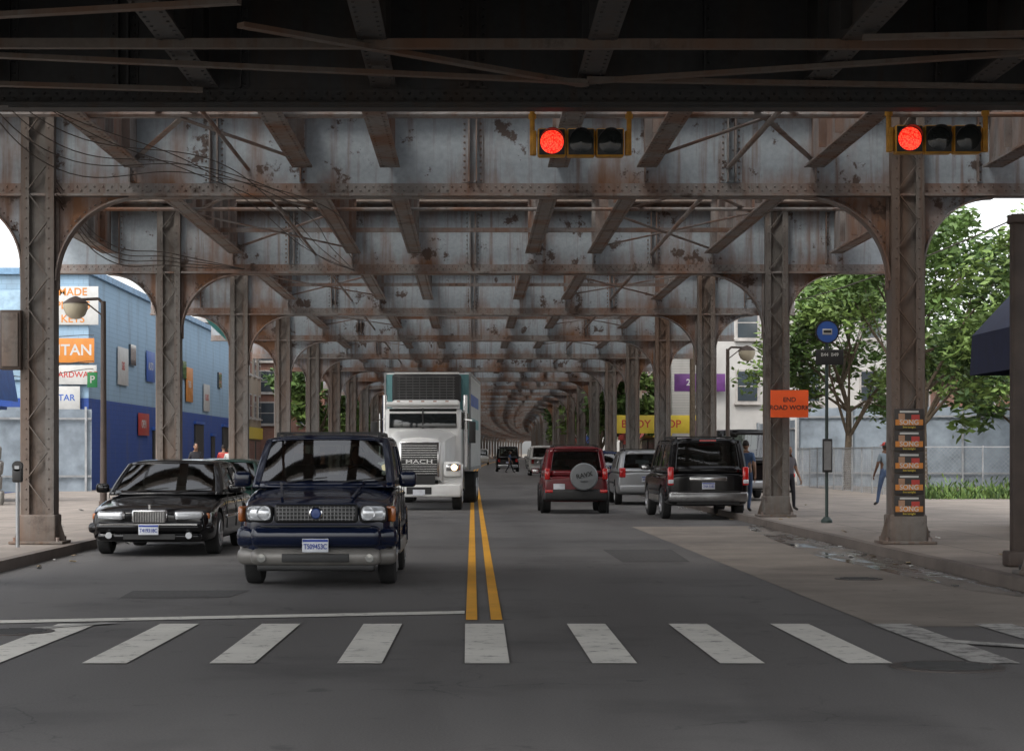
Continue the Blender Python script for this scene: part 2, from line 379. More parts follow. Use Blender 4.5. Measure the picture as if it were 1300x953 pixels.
for k in range(48):
    y=D0+SP*k; y2=y+SP
    ang=-math.atan2(cx(y2)-cx(y),SP)
    O('cross_frame',FM,VIA,(cx(y),y,0),(0,0,ang)); O('track_stringers',BM,VIA,(cx(y),y,0),(0,0,ang))
b=bay_mesh(D0-24.4,'track_stringers_short',xsA,6.17,.32,STEEL2,STEEL2); braces(b,D0-24.4,STEEL2); b.obj('track_stringers_short',VIA,(0,24.4,0))
FS=frame_mesh(SHADED,COL,SHADED,'shaded_cross_frame',False); O('shaded_cross_frame',FS,VIA,(0,24.4,0))
xsB=[-8.4,-5.9,-3.15,-1.05,1.36,4.0,5.9,8.4]
LB=20
b=bay_mesh(LB,'crossing_span',xsB,5.93,.3,SHADED,SHADED,True)
def fb(x0,d0,x1,d1,z=5.86,w=.12): b.beam((x0,d0-24.4+LB,z),(x1,d1-24.4+LB,z),w,.05,SHADED2)
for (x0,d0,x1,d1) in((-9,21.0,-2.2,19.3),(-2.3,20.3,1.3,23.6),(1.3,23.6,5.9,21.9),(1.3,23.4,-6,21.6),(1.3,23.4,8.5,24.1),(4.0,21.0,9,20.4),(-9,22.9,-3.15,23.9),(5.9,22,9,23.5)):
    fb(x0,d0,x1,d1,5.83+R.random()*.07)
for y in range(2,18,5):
    b.beam((-9.5,y,5.88),(9.5,y+.1,5.88),.1,.1,SHADED2)
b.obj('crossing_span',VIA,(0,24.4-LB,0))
def wire(pts,r,mat,name,parent=None):
    cu=bpy.data.curves.new(name,'CURVE'); cu.dimensions='3D'; cu.bevel_depth=r; cu.bevel_resolution=1
    s=cu.splines.new('BEZIER'); s.bezier_points.add(len(pts)-1)
    for p,q in zip(s.bezier_points,pts): p.co=q; p.handle_left_type='AUTO'; p.handle_right_type='AUTO'
    cu.materials.append(mat); return O(name,cu,parent)
CAB=pm('cable_black',(.06,.045,.035),.6)
for i in range(6):
    x0=-6.6+R.random()*.3; wire([(x0,24.8,6.9-R.random()*.3),(x0+.9,27,6.2-.15*i),(-4.2+R.random()*.4,30,5.9-R.random()*.3),(-3.6+.2*i,32.5,5.62),(-3.2+.2*i,38,5.55-R.random()*.2),(-2.7,46.7,5.75)],.007,CAB,'hanging_cable',VIA)
for i in range(4): wire([(-6.6,32.5,5.9-.1*i),(-6.4,35,5.3-.1*i),(-5.9,40,5.5-.08*i),(-5.2,46.8,5.8)],.009,CAB,'hanging_cable',VIA)
# ---------------- traffic signals ----------------
def signal(X,Z,d=25.4):
    e=E('traffic_signal',(X,d,Z)); m=MB()
    for i in(-1,0,1):
        m.box((i*.36,0,0),(.352,.2,.35),YEL,None,.03)
        m.box((i*.36,-.103,0),(.315,.012,.315),BLACK,None,.005)
        n=20; vs=[]; 
        for t,y in((.158,-.1),(.158,-.26),(.152,-.26),(.152,-.1)):
            for k in range(n+1):
                a=rad(-20+220*k/n); yy=y if y>-.2 else -.26+.13*(1-max(0,math.sin(a)))
                vs.append((i*.36+t*math.cos(a),yy,t*math.sin(a)))
        fs=[(r*(n+1)+k,r*(n+1)+k+1,(r+1)*(n+1)+k+1,(r+1)*(n+1)+k) for r in range(3) for k in range(n)]
        m.add(vs,fs,BLACK)
        m.lathe([(0,-.03),(.08,-.022),(.145,0)],(i*.36,-.112,0),(0,1,0),REDLIT if i<0 else DLENS,28)
    for s in(-1,1):
        m.box((s*.575,0,.0),(.05,.12,.3),YEL,None,.01); m.cyl((s*.6,0,-.15),(s*.6,0,.78),.032,YEL,10); m.cyl((s*.6,0,.3),(s*.6,0,.36),.05,YEL,10)
    m.box((0,0,.80),(1.5,.1,.06),COL)
    m.obj('signal_head',e)
signal(1.34,5.44); signal(5.76,5.48)
# ---------------- vehicles ----------------
def wheel(m,x,y,r,w,s,rim=RIM):
    m.lathe([(r*.6,-w/2),(r*.9,-w/2),(r*.985,-w*.4),(r,-w*.2),(r,w*.2),(r*.985,w*.4),(r*.9,w/2),(r*.6,w/2)],(x,y,r),(s,0,0),TYRE,32)
    m.lathe([(r*.62,w*.46),(r*.58,w*.42),(r*.52,w*.1),(0,w*.05)],(x,y,r),(s,0,0),BLACK,24)
    m.lathe([(r*.64,w*.5),(r*.6,w*.53),(r*.55,w*.44)],(x,y,r),(s,0,0),rim,28)
    m.lathe([(0,w*.5),(r*.14,w*.48),(r*.17,w*.3)],(x,y,r),(s,0,0),rim,16)
    for k in range(6):
        a=k*math.pi/3; m.beam((x+s*w*.38,y+math.cos(a)*r*.08,r+math.sin(a)*r*.08),(x+s*w*.42,y+math.cos(a)*r*.6,r+math.sin(a)*r*.6),r*.17,.03,rim)
def bodyloft(st,mat):
    rings=[]
    for (y,hw,zb,zt,zs) in st:
        H=[(0,zb),(hw*.8,zb),(hw*.95,zb+.03),(hw*.99,zb+.12),(hw,zb+(zs-zb)*.55),(hw*.985,zs-.10),(hw*.96,zs-.03),(hw*.90,zs),(hw*.55,zs+(zt-zs)*.8),(0,zt)]
        rings.append([(x,y,z) for x,z in H]+[(-x,y,z) for x,z in H[-2:0:-1]])
    n=len(rings[0]); vs=[p for r in rings for p in r]; fs=[]
    for i in range(len(rings)-1):
        for k in range(n): fs.append((i*n+k,i*n+(k+1)%n,(i+1)*n+(k+1)%n,(i+1)*n+k))
    for base in(0,(len(rings)-1)*n):
        h=9
        for k in range(0,h):
            a=k;b2=k+1;c=(n-b2)%n;d=(n-a)%n
            f=[base+a,base+b2,base+c,base+d]; f2=[]
            for q in f:
                if q not in f2: f2.append(q)
            fs.append(tuple(f2))
    m=MB(); m.add(vs,fs,mat); return m
SKD=pm('skin_tan',(.30,.17,.11),.6)
def car(name,loc,rz,P):
    e=E(name,loc,rz); L=P['L'];hw=P['W']/2;pt=P['paint'];r=P['r'];zb=P.get('zb',.24)
    top=P['top']
    def zt(y):
        for (a,za),(b2,zb2) in zip(top,top[1:]):
            if a<=y<=b2: return za+(zb2-za)*(y-a)/(b2-a)
        return top[-1][1]
    ys=[0,.04,.14,.4]+[.4+(L-.8)*i/9 for i in range(1,9)]+[L-.4,L-.14,L-.04,L]
    st=[]
    nf=P.get('nf',.9); fd=P.get('fd',(.10,.045,.01,0))
    for i,y in enumerate(ys):
        w=[nf,nf+.35*(1-nf),nf+.72*(1-nf),.995][i] if i<4 else ([.995,.975,.95,.92][i-(len(ys)-4)] if i>=len(ys)-4 else 1)
        z=zt(y); dz=fd[i] if i<4 else ([0,.01,.04,.09][i-(len(ys)-4)] if i>=len(ys)-4 else 0)
        b0=zb+([.1,.05,.02,0][i] if i<4 else ([0,.02,.06,.1][i-(len(ys)-4)] if i>=len(ys)-4 else 0))
        st.append((y,hw*w,b0,z-dz,z-dz-P.get('crown',.05)))
    m=bodyloft(st,pt); o=m.obj('body',e)
    sm=o.modifiers.new('s','SUBSURF'); sm.levels=2; sm.render_levels=2
    cut=MB()
    for y in P['ax']:
        for s in(-1,1): cut.lathe([(0,0),(r+.065,0),(r+.065,.5),(0,.5)],(s*(hw-.27),y,r+.01),(s,0,0),BLACK,36)
    co=cut.obj('cut',e)
    bo=o.modifiers.new('b','BOOLEAN'); bo.object=co; bo.operation='DIFFERENCE'; bo.solver='EXACT'
    try: bo.material_mode='TRANSFER'
    except: pass
    bpy.context.view_layer.update(); dg=bpy.context.evaluated_depsgraph_get()
    nm=bpy.data.meshes.new_from_object(o.evaluated_get(dg)); o.modifiers.clear(); o.data=nm
    nm.set_sharp_from_angle(angle=rad(40)); bpy.data.objects.remove(co)
    yc,yb,yf,yr=P['gh']; hb=hw*P.get('hb',.93); ht=hw*P.get('ht',.76); H=P['H']; belt=P['belt']; beltr=P.get('beltr',belt)
    def side(s,u,v,off=0):
        y=(yc+(yf-yc)*v)*(1-u)+(yb+(yr-yb)*v)*u; z0=belt*(1-u)+beltr*u-.06; z=z0+(H-.05-z0)*v
        x=hb+(ht-hb)*(v**1.4)+off+.02*math.sin(math.pi*u); return (s*x,y,z+off*.3)
    def wind(u,v,off=0,fr=True):
        h=hb+(ht-hb)*(v**1.4); x=(2*u-1)*h
        bl=P.get('bulge',.10)
        if fr: y=yc+(yf-yc)*v-bl*(1-(2*u-1)**2)*(1-.5*v)-off; z0=belt-.06
        else: y=yb+(yr-yb)*v+.06*(1-(2*u-1)**2)*(1-.5*v)+off; z0=beltr-.06
        return (x,y,z0+(H-.05-z0)*v+off*.5+(.05*(1-(2*u-1)**4))*v)
    def roof(u,v,off=0):
        q=wind(u,1,0,True);w=wind(u,1,0,False); return (q[0],q[1]+(w[1]-q[1])*v,q[2]+.03*math.sin(math.pi*v))
    def patch(mb,fn,u0,u1,v0,v1,mat,nu=8,nv=6):
        vs=[fn(u0+(u1-u0)*i/nu,v0+(v1-v0)*j/nv) for j in range(nv+1) for i in range(nu+1)]
        mb.add(vs,[(j*(nu+1)+i,j*(nu+1)+i+1,(j+1)*(nu+1)+i+1,(j+1)*(nu+1)+i) for j in range(nv) for i in range(nu)],mat)
    def framed(mb,fn,wins,v0,v1,mat):
        u=0
        for a,b2 in wins:
            patch(mb,fn,u,a,0,1,mat,3,8); patch(mb,fn,a,b2,0,v0,mat,12,2); patch(mb,fn,a,b2,v1,1,mat,12,2); u=b2
        patch(mb,fn,u,1,0,1,mat,3,8)
    m=MB()
    fw=lambda u,v:wind(u,v); rw=lambda u,v:wind(u,v,0,False)
    for s in(-1,1): framed(m,lambda u,v,s=s:side(s,u,v),P['win'],.18,.88,pt)
    framed(m,fw,[(.05,.95)],.11,.94,pt); framed(m,rw,[(.09,.91)],.18,.86,pt); patch(m,roof,0,1,0,1,pt,12,10)
    o=m.obj('cabin',e)
    so_=o.modifiers.new('t','SOLIDIFY'); so_.thickness=.03; so_.offset=0
    m=MB(); patch(m,lambda u,v:wind(u,v,.003),.045,.955,.10,.945,GLASS,12); patch(m,lambda u,v:wind(u,v,.003,False),.08,.92,.16,.86,GLASS,12)
    for s in(-1,1):
        for a,b2 in P['win']: patch(m,lambda u,v:side(s,u,v,.002),a-.005,b2+.005,.16,.89,GLASS,6)
    m.obj('glass',e)
    m=MB(); zt0=max(belt,zt((yf+yr)/2))
    m.box((0,(yf+yr)/2,zt0+.012),(hb*1.8,(yr-yf)*.98,.03),BLACK)
    m.box((0,yc+.5,belt+.0),(hb*1.75,.35,.14),BLACK,None,.05)
    rows=[yf+.55,yf+1.45]
    if yr-yf>2.3: rows=[yf+.45,yf+1.35,yf+2.1]
    for yy in rows:
        if yy>yr-.1: continue
        for s in(-1,1): m.box((s*.37,yy,belt+.06),(.46,.12,.3),SEAT,(rad(-10),0,0),.05); m.box((s*.37,yy+.05,belt+.28),(.24,.09,.16),SEAT,(rad(-8),0,0),.04)
    m.lathe([(.17,-.012),(.185,0),(.17,.012),(.16,0),(.17,-.012)],(.37,yc+.78,belt+.04),(0,-1,.5),BLACK,20)
    m.box((0,yf+.05,H-.16),(.22,.03,.07),BLACK,None,.01)
    if P.get('driver'):
        x=.37;yy=yf+.36
        m.lathe([(.02,-.12),(.06,-.10),(.085,-.02),(.088,.04),(.06,.10),(0,.125)],(x,yy,belt+.33),(0,0,1),SKD,16); m.lathe([(.092,.0),(.095,.05),(.065,.115),(0,.14)],(x,yy+.015,belt+.33),(0,0,1),BLACK,16)
        m.lathe([(.055,.24),(.07,.18),(.16,.14),(.22,.06),(.22,-.1),(.2,-.3)],(x,yy+.02,belt+.02),(0,0,1),pm('driver_shirt',(.2,.2,.22),.9),18)
        for s in(-1,1): m.cyl((x+s*.2,yy,belt+.12),(x+s*.14,yy-.3,belt+.06),.045,SKD,10,.035)
    m.obj('interior',e)
    m=MB()
    for y in P['ax']:
        for s in(-1,1): wheel(m,s*(hw-.115),y,r,.22,s,P.get('rim',RIM))
    m.box((0,L/2,zb+.12),(P['W']*.6,L*.8,.15),BLACK)
    m.obj('wheels',e)
    m=MB()
    ym=yc+.32
    for s in(-1,1):
        m.box((s*(hw+.11),ym,belt+.04),(.22,.11,P.get('mir',.15)),pt,None,.05); m.box((s*(hw+.11),ym+.058,belt+.04),(.18,.006,P.get('mir',.15)-.04),CHROME,None,.002); m.box((s*(hw+.0),ym+.02,belt),(.12,.05,.05),BLACK)
        for yy in P.get('doors',[]): m.box((s*(hw*.998),yy,belt-.33),(.012,.012,.55),BLACK)
        for yy in P.get('handles',[]): m.box((s*(hw+.003),yy,belt-.17),(.03,.16,.035),P.get('hmat',BLACK),None,.01)
        m.box((s*(hw+.004),L/2,zb+.38),(.025,(P['ax'][1]-P['ax'][0])-2*r-.2,.06),P.get('strip',BLACK),None,.01)
    if P.get('wiper',1):
        for x in(-.45,.25):
            p=wind(.5+x/(2*hb)-.0,.09,.03); q=wind(.5+(x+.5)/(2*hb),.17,.03); m.beam(p,q,.015,.015,BLACK)
    if P.get('rack'):
        for s in(-1,1):
            m.beam((s*ht*.85,yf+.25,H+.045),(s*ht*.85,yr-.25,H+.045),.035,.03,BLACK)
            for t in(.1,.5,.9): m.box((s*ht*.85,yf+(yr-yf)*t,H+.01),(.04,.08,.07),BLACK)
        for t in(.3,.75): m.beam((-ht*.85,yf+(yr-yf)*t,H+.06),(ht*.85,yf+(yr-yf)*t,H+.06),.05,.02,BLACK)
    if P.get('det'): P['det'](m,e,L,hw)
    m.obj('trim',e)
    return e
def plate(m,e,y,z,t='T509453C',s=-1):
    m.box((0,y,z),(.31,.014,.16),PLATE,None,.004); m.box((0,y+s*.009,z+.057),(.3,.003,.03),PLTX)
    text(t,.085,(0,y+s*.011,z-.015),F if s<0 else (rad(90),0,rad(180)),PLTX,e,'plate_number',ext=.002,sx=.75)
SILV=pm('silver_cladding',(.20,.19,.175),.4,.3)
def ex_front(m,e,L,hw):
    pt=bpy.data.materials['paint_black_blue']; GB=pm('grille_bar',(.2,.2,.2),.3,.6)
    m.box((0,.0,.885),(1.0,.1,.225),BLACK,None,.06)
    for z in(.815,.86,.905,.95): m.box((0,-.052,z),(.93-.04*(z<.83),.02,.012),GB,None,.004)
    for i in range(-10,11): m.box((i*.044,-.05,.885),(.008,.02,.17),GB)
    m.box((0,-.045,1.0),(.98,.03,.02),pt,None,.008)
    m.lathe([(0,-.08),(.05,-.078),(.065,-.06)],(0,0,.885),(0,1,0),pm('badge_blue',(.03,.06,.2),.3),20); m.lathe([(.065,-.076),(.078,-.07),(.078,-.05)],(0,0,.885),(0,1,0),CHROME,20)
    for s in(-1,1):
        m.box((s*.675,.065,.875),(.35,.16,.225),BLACK,(0,0,s*.28),.07); m.box((s*.675,.045,.88),(.32,.15,.195),LENS,(0,0,s*.28),.07)
        m.lathe([(0,-.01),(.06,-.01),(.085,-.05)],(s*.62,-.005,.89),(0,1,0),CHROME,18); m.lathe([(0,-.01),(.045,-.01),(.065,-.05)],(s*.76,.035,.89),(0,1,0),CHROME,18)
        m.box((s*.865,.20,.875),(.07,.24,.19),ORL,(0,0,s*.5),.03)
        m.lathe([(0,-.01),(.05,-.008),(.06,.03)],(s*.64,-.125,.36),(0,1,0),pm('fog_lens',(.3,.3,.28),.1,.3,.1,3,1),18)
        m.box((s*(hw-.0),L/2+.1,.42),(.05,1.95,.17),SILV,None,.02)
        m.box((s*(hw-.02),.36,.40),(.05,.24,.17),SILV,None,.02); m.box((s*(hw-.01),L-.35,.42),(.05,.4,.17),SILV,None,.02)
        m.box((s*.80,.17,.60),(.3,.26,.26),pt,(0,0,s*.5),.09); m.box((s*.79,.16,.37),(.3,.26,.2),SILV,(0,0,s*.5),.08)
        for yy in EX['ax']:
            N=14
            for i in range(N):
                a0,a1=math.pi*i/N,math.pi*(i+1)/N; q=.465
                m.beam((s*(hw-.0),yy+q*math.cos(a0),.395+q*math.sin(a0)),(s*(hw-.0),yy+q*math.cos(a1),.395+q*math.sin(a1)),.05,.05,pt)
    m.box((0,.03,.61),(1.55,.28,.26),pt,None,.09); m.box((0,.02,.37),(1.55,.28,.20),SILV,None,.08)
    m.box((0,-.112,.36),(.80,.03,.10),BLACK,None,.012); m.box((0,-.10,.735),(1.3,.02,.02),BLACK,None,.005); m.box((0,.06,.25),(1.4,.2,.1),BLACK,None,.03)
    plate(m,e,-.14,.51)
    for s in(-1,1): m.beam((s*.42,.16,1.065),(s*.52,1.1,1.235),.03,.02,pt)
PB=paint('paint_black_blue',(.006,.010,.028))
EX=dict(L=4.8,W=1.86,H=1.81,r=.385,paint=PB,zb=.30,top=[(0,1.04),(.3,1.09),(1.2,1.22),(1.6,1.24),(4.8,1.2)],ax=(.92,3.82),gh=(1.18,4.72,1.95,4.45),belt=1.235,
   win=[(.10,.36),(.39,.62),(.65,.95)],rack=1,det=ex_front,strip=BLACK,doors=(1.5,2.55,3.4),handles=(2.4,3.3),mir=.2,nf=.78,ht=.83,hb=.94,driver=1,fd=(.14,.065,.015,0),crown=.08,bulge=.15)
car('black_suv',(-1.86,24.35,0),0,EX)
def tc_front(m,e,L,hw):
    m.box((0,.01,.62),(.56,.12,.22),CHROME,None,.05); m.box((0,-.045,.615),(.5,.03,.17),BLACK,None,.02)
    for i in range(-9,10): m.box((i*.026,-.062,.615),(.010,.02,.17),CHROME)
    for s in(-1,1):
        m.box((s*.60,.07,.63),(.46,.16,.15),CHROME,(0,0,s*.24),.05); m.box((s*.60,.045,.63),(.43,.15,.125),LENS,(0,0,s*.24),.05)
        m.box((s*.85,.22,.62),(.06,.2,.1),ORL,(0,0,s*.5),.02)
        m.lathe([(0,-.01),(.05,-.01),(.055,.02)],(s*.62,-.09,.33),(0,1,0),LENS,14)
    PK=bpy.data.materials['paint_black']
    m.box((0,.05,.46),(1.66,.26,.17),PK,None,.08); m.box((0,-.085,.50),(1.5,.02,.022),CHROME); m.box((0,.07,.31),(1.62,.2,.14),PK,None,.06)
    for s in(-1,1): m.box((s*.82,.17,.44),(.3,.24,.17),PK,(0,0,s*.5),.07)
    m.box((0,-.04,.31),(.8,.03,.08),BLACK); plate(m,e,-.10,.42,'T419318C'); m.box((0,-.01,.77),(.03,.02,.07),CHROME)
PBK=paint('paint_black',(.005,.005,.006))
SED=dict(L=5.35,W=1.94,H=1.46,r=.335,paint=PBK,zb=.2,top=[(0,.76),(.3,.80),(1.4,.94),(1.8,.96),(4.2,.96),(4.6,.97),(5.35,.93)],ax=(.98,3.92),gh=(1.45,4.55,2.25,3.95),belt=.99,
   win=[(.12,.47),(.5,.82)],det=tc_front,doors=(1.75,2.85,3.75),handles=(2.7,3.6),hmat=CHROME,strip=CHROME,nf=.82)
car('black_sedan',(-5.0,31.7,0),rad(-1),SED)
P_=[PBK]
def gen_front(m,e,L,hw):
    m.box((0,0,.62),(.8,.08,.16),BLACK,None,.03)
    for s in(-1,1): m.box((s*.64,.04,.64),(.38,.14,.15),LENS,(0,0,s*.2),.04); m.box((s*.66,L-.03,.78),(.4,.1,.14),REDL,None,.03)
    m.box((0,.04,.42),(1.7,.22,.16),BLACK,None,.05); plate(m,e,-.08,.42,'BKL 2207'); m.box((0,L-.02,.5),(1.7,.14,.2),P_[0],None,.05); plate(m,e,L+.06,.72,'DRV 4410',1)
def sedan(name,x,y,col,rz=0,H=1.45):
    p=dict(SED); P_[0]=col; p.update(paint=col,L=4.7,W=1.8,H=H,r=.32,top=[(0,.72),(.3,.76),(1.2,.90),(1.6,.93),(3.7,.94),(4.1,.95),(4.7,.90)],ax=(.9,3.6),gh=(1.2,4.1,1.95,3.45),doors=(1.5,2.5,3.3),handles=(2.4,3.2),hmat=BLACK,strip=BLACK,det=gen_front,belt=.97)
    return car(name,(x,y,0),rz,p)
GREEN=paint('paint_dark_green',(.02,.05,.042)); NAVY=paint('paint_navy',(.012,.02,.06)); SIL=paint('paint_silver',(.38,.39,.4),.5,.6,.3); WHT=paint('paint_white',(.5,.5,.48),0,0,.3); REDP=paint('paint_dark_red',(.12,.006,.010),0,0,.2)
sedan('dark_green_sedan',-5.15,40.3,GREEN)
def rav(m,e,L,hw):
    m.box((0,L-.02,.50),(1.72,.26,.30),BLACK,None,.07)
    for s in(-1,1):
        m.box((s*.76,L-.03,1.05),(.14,.14,.30),REDL,None,.03); m.box((s*.72,L+.1,.6),(.2,.04,.08),REDL,None,.01)
        m.box((s*(hw+.0),L/2,.52),(.05,1.6,.16),BLACK,None,.02)
        for yy in P2['ax']: m.lathe([(.37,-.02),(.43,-.02),(.43,.03),(.37,.03)],(s*(hw-.0),yy,.36),(s,0,0),BLACK,28)
    m.lathe([(.05,-.2),(.34,-.2),(.365,-.14),(.365,-.02),(.33,.03),(.2,.045),(0,.05)],(-.20,L+.19,.98),(0,1,0),pm('spare_cover',(.17,.18,.185),.5,.0,.1),36)
    text('RAVX',.17,(-.20,L+.245,1.02),(rad(90),rad(-12),rad(180)),BLACK,e,'cover_lettering'); text('outdoor',.06,(-.20,L+.245,.86),(rad(90),0,rad(180)),BLACK,e,'cover_lettering')
    m.box((.45,L+.03,.72),(.3,.014,.15),PLATE)
    m.box((0,L-.15,1.72),(1.2,.25,.05),P2['paint'],None,.02)
P2=dict(L=4.1,W=1.74,H=1.75,r=.36,paint=REDP,zb=.3,top=[(0,.92),(.3,.96),(1.0,1.03),(1.4,1.06),(4.1,1.06)],ax=(.75,3.2),gh=(1.0,4.03,1.75,3.85),belt=1.07,win=[(.12,.38),(.41,.65),(.69,.93)],rack=1,det=rav,nf=.9,ht=.79,wiper=0)
car('red_suv',(2.73,58.1,0),rad(180),P2)
def exp_rear(m,e,L,hw):
    m.box((0,L,.56),(1.9,.26,.24),pm('bumper_dark_chrome',(.3,.3,.3),.25,.8),None,.06); m.box((0,L+.06,.68),(1.5,.12,.03),BLACK); m.box((0,L-.02,.42),(1.5,.12,.1),BLACK)
    for s in(-1,1):
        m.box((s*.90,L-.03,1.05),(.14,.16,.44),REDL,None,.03); m.box((s*.90,L+.02,.92),(.13,.08,.1),PLATE,None,.02); m.box((s*(hw),L/2,.5),(.05,2.0,.14),SILV,None,.02)
    m.box((0,L+.0,.98),(.9,.05,.10),CHROME,None,.02); plate(m,e,L+.05,.82,'CNA 5182',1); m.box((0,L-.09,1.9),(.4,.05,.035),REDL)
P3=dict(L=5.2,W=2.0,H=1.94,r=.39,paint=PBK,zb=.32,top=[(0,1.05),(.3,1.1),(1.3,1.17),(1.7,1.2),(5.2,1.18)],ax=(.95,4.0),gh=(1.25,5.12,2.05,4.9),belt=1.2,win=[(.12,.34),(.37,.6),(.63,.95)],rack=1,det=exp_rear,nf=.9,ht=.82,wiper=0,handles=(2.5,3.5))
car('dark_suv',(5.5,54.2,0),rad(181.5),P3)
def gen_rear(m,e,L,hw):
    for s in(-1,1): m.box((s*.74,L-.05,1.0),(.2,.16,.3),REDL,None,.04)
    m.box((0,L-.02,.5),(1.7,.22,.25),P4['paint'],None,.07); plate(m,e,L+.08,.8,'EFD 901',1)
P4=dict(P2); P4.update(L=4.5,W=1.85,H=1.66,paint=SIL,det=gen_rear,ax=(.85,3.55),gh=(1.0,4.4,1.9,4.0),rack=1)
car('silver_suv',(5.35,67.5,0),rad(180),P4)
P5=dict(P4); P5.update(paint=NAVY,rack=0); NS=car('navy_suv',(5.0,84,0),rad(180),P5)
P6=dict(P3); P6.update(paint=WHT,H=2.1,det=gen_rear,L=4.9,rack=0); WV=car('white_van',(5.0,150,0),rad(180),P6)
P7=dict(P3); P7.update(paint=PBK,H=2.15,L=5.0,rack=0,det=gen_rear); BV=car('black_van',(8.35,67.5,.15),rad(180),P7)
sedan('white_sedan',11.0,80,WHT,rad(180)); DS=sedan('dark_sedan',-1.6,250,PBK); SS=sedan('silver_sedan',5.2,132,SIL,rad(180))
dup(DS,'dark_sedan',(5.1,112,0),rad(180)); dup(DS,'dark_sedan',(3.4,205,0),rad(180)); dup(DS,'dark_sedan',(8.5,290,0),rad(180)); dup(DS,'dark_sedan',(1.0,330,0),0)
dup(BV,'black_van',(3.0,180,0),rad(180)); dup(WV,'white_van',(6.6,215,0),rad(180)); dup(NS,'navy_suv',(6.0,172,0),rad(180)); dup(SS,'silver_sedan',(4.4,250,0),rad(180)); dup(DS,'dark_sedan',(7.2,245,0),rad(180)); dup(BV,'black_van',(5.5,300,0),0); dup(WV,'white_van',(1.2,275,0),0); dup(DS,'dark_sedan',(10.2,350,0),0); dup(NS,'navy_suv',(6.2,360,0),0)
def truck():
    e=E('refrigerated_truck',(-1.50,57.4,0),rad(-2.2)); W=pm('truck_white',(.72,.72,.70),.35,0,.08,2,.5)
    m=MB()
    def ring(y,w,z0,z1): return [(-w,y,z0),(-w,y,z1-.15),(-w*.8,y,z1-.02),(0,y,z1+.03),(w*.8,y,z1-.02),(w,y,z1-.15),(w,y,z0)]
    rs=[ring(.10,.58,.85,1.90),ring(.16,.63,.8,2.02),ring(.9,.75,.8,2.14),ring(1.75,.95,.8,2.28)]; n=7
    m.add([p for r in rs for p in r],[(i*n+k,i*n+k+1,(i+1)*n+k+1,(i+1)*n+k) for i in range(3) for k in range(n-1)]+[tuple(range(n))],W)
    for s in(-1,1):
        N=10; vs=[]
        for i in range(N+1):
            a=rad(-15+195*i/N); yy=.95-math.cos(a)*.72; zz=.62+math.sin(a)*.72
            for x in(.52,1.20): vs.append((s*x,yy,zz-(.04 if x>1 else 0)))
            vs.append((s*1.21,yy,zz-.12))
        m.add(vs,[(3*i+k,3*i+k+1,3*i+4+k,3*i+3+k) for i in range(N) for k in range(2)],W)
        m.box((s*.93,.22,1.15),(.5,.2,.42),W,None,.06); m.box((s*.93,.11,1.2),(.36,.03,.2),CHROME,None,.03); m.lathe([(0,-.01),(.085,-.008),(.09,.02)],(s*.98,.08,1.2),(0,1,0),LITL,18)
        m.box((s*1.13,.16,1.2),(.06,.1,.16),ORL,None,.02)
        m.cyl((s*1.28,2.1,1.5),(s*1.28,2.1,2.75),.02,CHROME,8); m.box((s*1.42,1.85,2.2),(.2,.06,.62),BLACK,None,.02); m.beam((s*1.0,2.0,2.6),(s*1.42,1.85,2.55),.025,.025,CHROME)
        m.cyl((s*1.18,2.75,1.2),(s*1.18,2.75,3.3),.07,CHROME,14)
    m.box((0,.06,.55),(2.36,.22,.36),W,None,.05); m.box((0,-.055,.55),(.7,.02,.2),BLACK); m.box((0,-.07,.50),(.34,.012,.16),PLATE)
    m.box((0,.09,1.42),(1.14,.06,1.0),CHROME,None,.04); m.box((0,.06,1.42),(1.02,.04,.9),BLACK,None,.02)
    for i in range(-6,7): m.box((0,.035,1.42+i*.065),(1.0,.02,.014),CHROME)
    m.box((0,.03,1.36),(1.0,.03,.12),BLACK)
    m.box((0,2.45,1.95),(2.2,1.5,1.9),W,None,.12); m.box((0,1.72,3.0),(2.1,.32,.1),W,(rad(-12),0,0),.03)
    m.box((0,1.705,2.6),(1.95,.04,.56),GLASSO,(rad(-6),0,0),.015); m.box((0,1.68,2.6),(.04,.03,.58),BLACK)
    for s in(-1,1): m.box((s*1.105,2.3,2.55),(.02,.8,.5),GLASSO)
    for i in range(-2,3): m.box((i*.35,1.62,3.08),(.1,.06,.05),ORL,None,.015)
    m.box((0,3.2,.85),(.9,6.5,.25),BLACK); m.box((0,3.3,3.02),(2.0,.5,.3),W,None,.08)
    m.obj('cab',e)
    m=MB(); G=pm('truck_box_teal',(.16,.36,.38),.5,0,.1,1); G2=pm('truck_box_white',(.70,.72,.70),.5,0,.08)
    m.box((0,8.2,2.55),(2.58,8.6,2.88),G2,None,.03)
    m.box((-.0,3.885,2.9),(2.5,.02,2.1),G)
    for x in(-1.27,1.27): m.box((x,3.88,2.55),(.06,.06,2.9),GALV)
    for s in(-1,1):
        m.box((s*1.30,8.2,1.14),(.03,8.5,.1),GALV); m.box((s*1.30,8.2,3.95),(.03,8.5,.08),GALV); m.box((s*1.296,7.2,3.2),(.01,6,.35),pm('truck_logo_blue',(.05,.12,.4),.5)); m.box((s*1.296,7.2,2.5),(.01,6,.3),G)
        for i in range(12): m.box((s*1.294,4.3+i*.7,2.5),(.006,.03,2.7),GALV)
    m.box((0,3.6,3.52),(2.04,.55,.84),BLACK,None,.08); 
    for i in range(9): m.box((0,3.315,3.2+i*.08),(1.7,.02,.03),pm('reefer_slat',(.09,.09,.09),.5))
    for i in range(-4,5): m.box((i*.2,3.305,3.52),(.02,.02,.7),pm('reefer_slat',(.09,.09,.09),.5))
    m.box((0,3.6,3.97),(1.9,.5,.05),W)
    m.obj('refrigerated_box',e)
    m=MB()
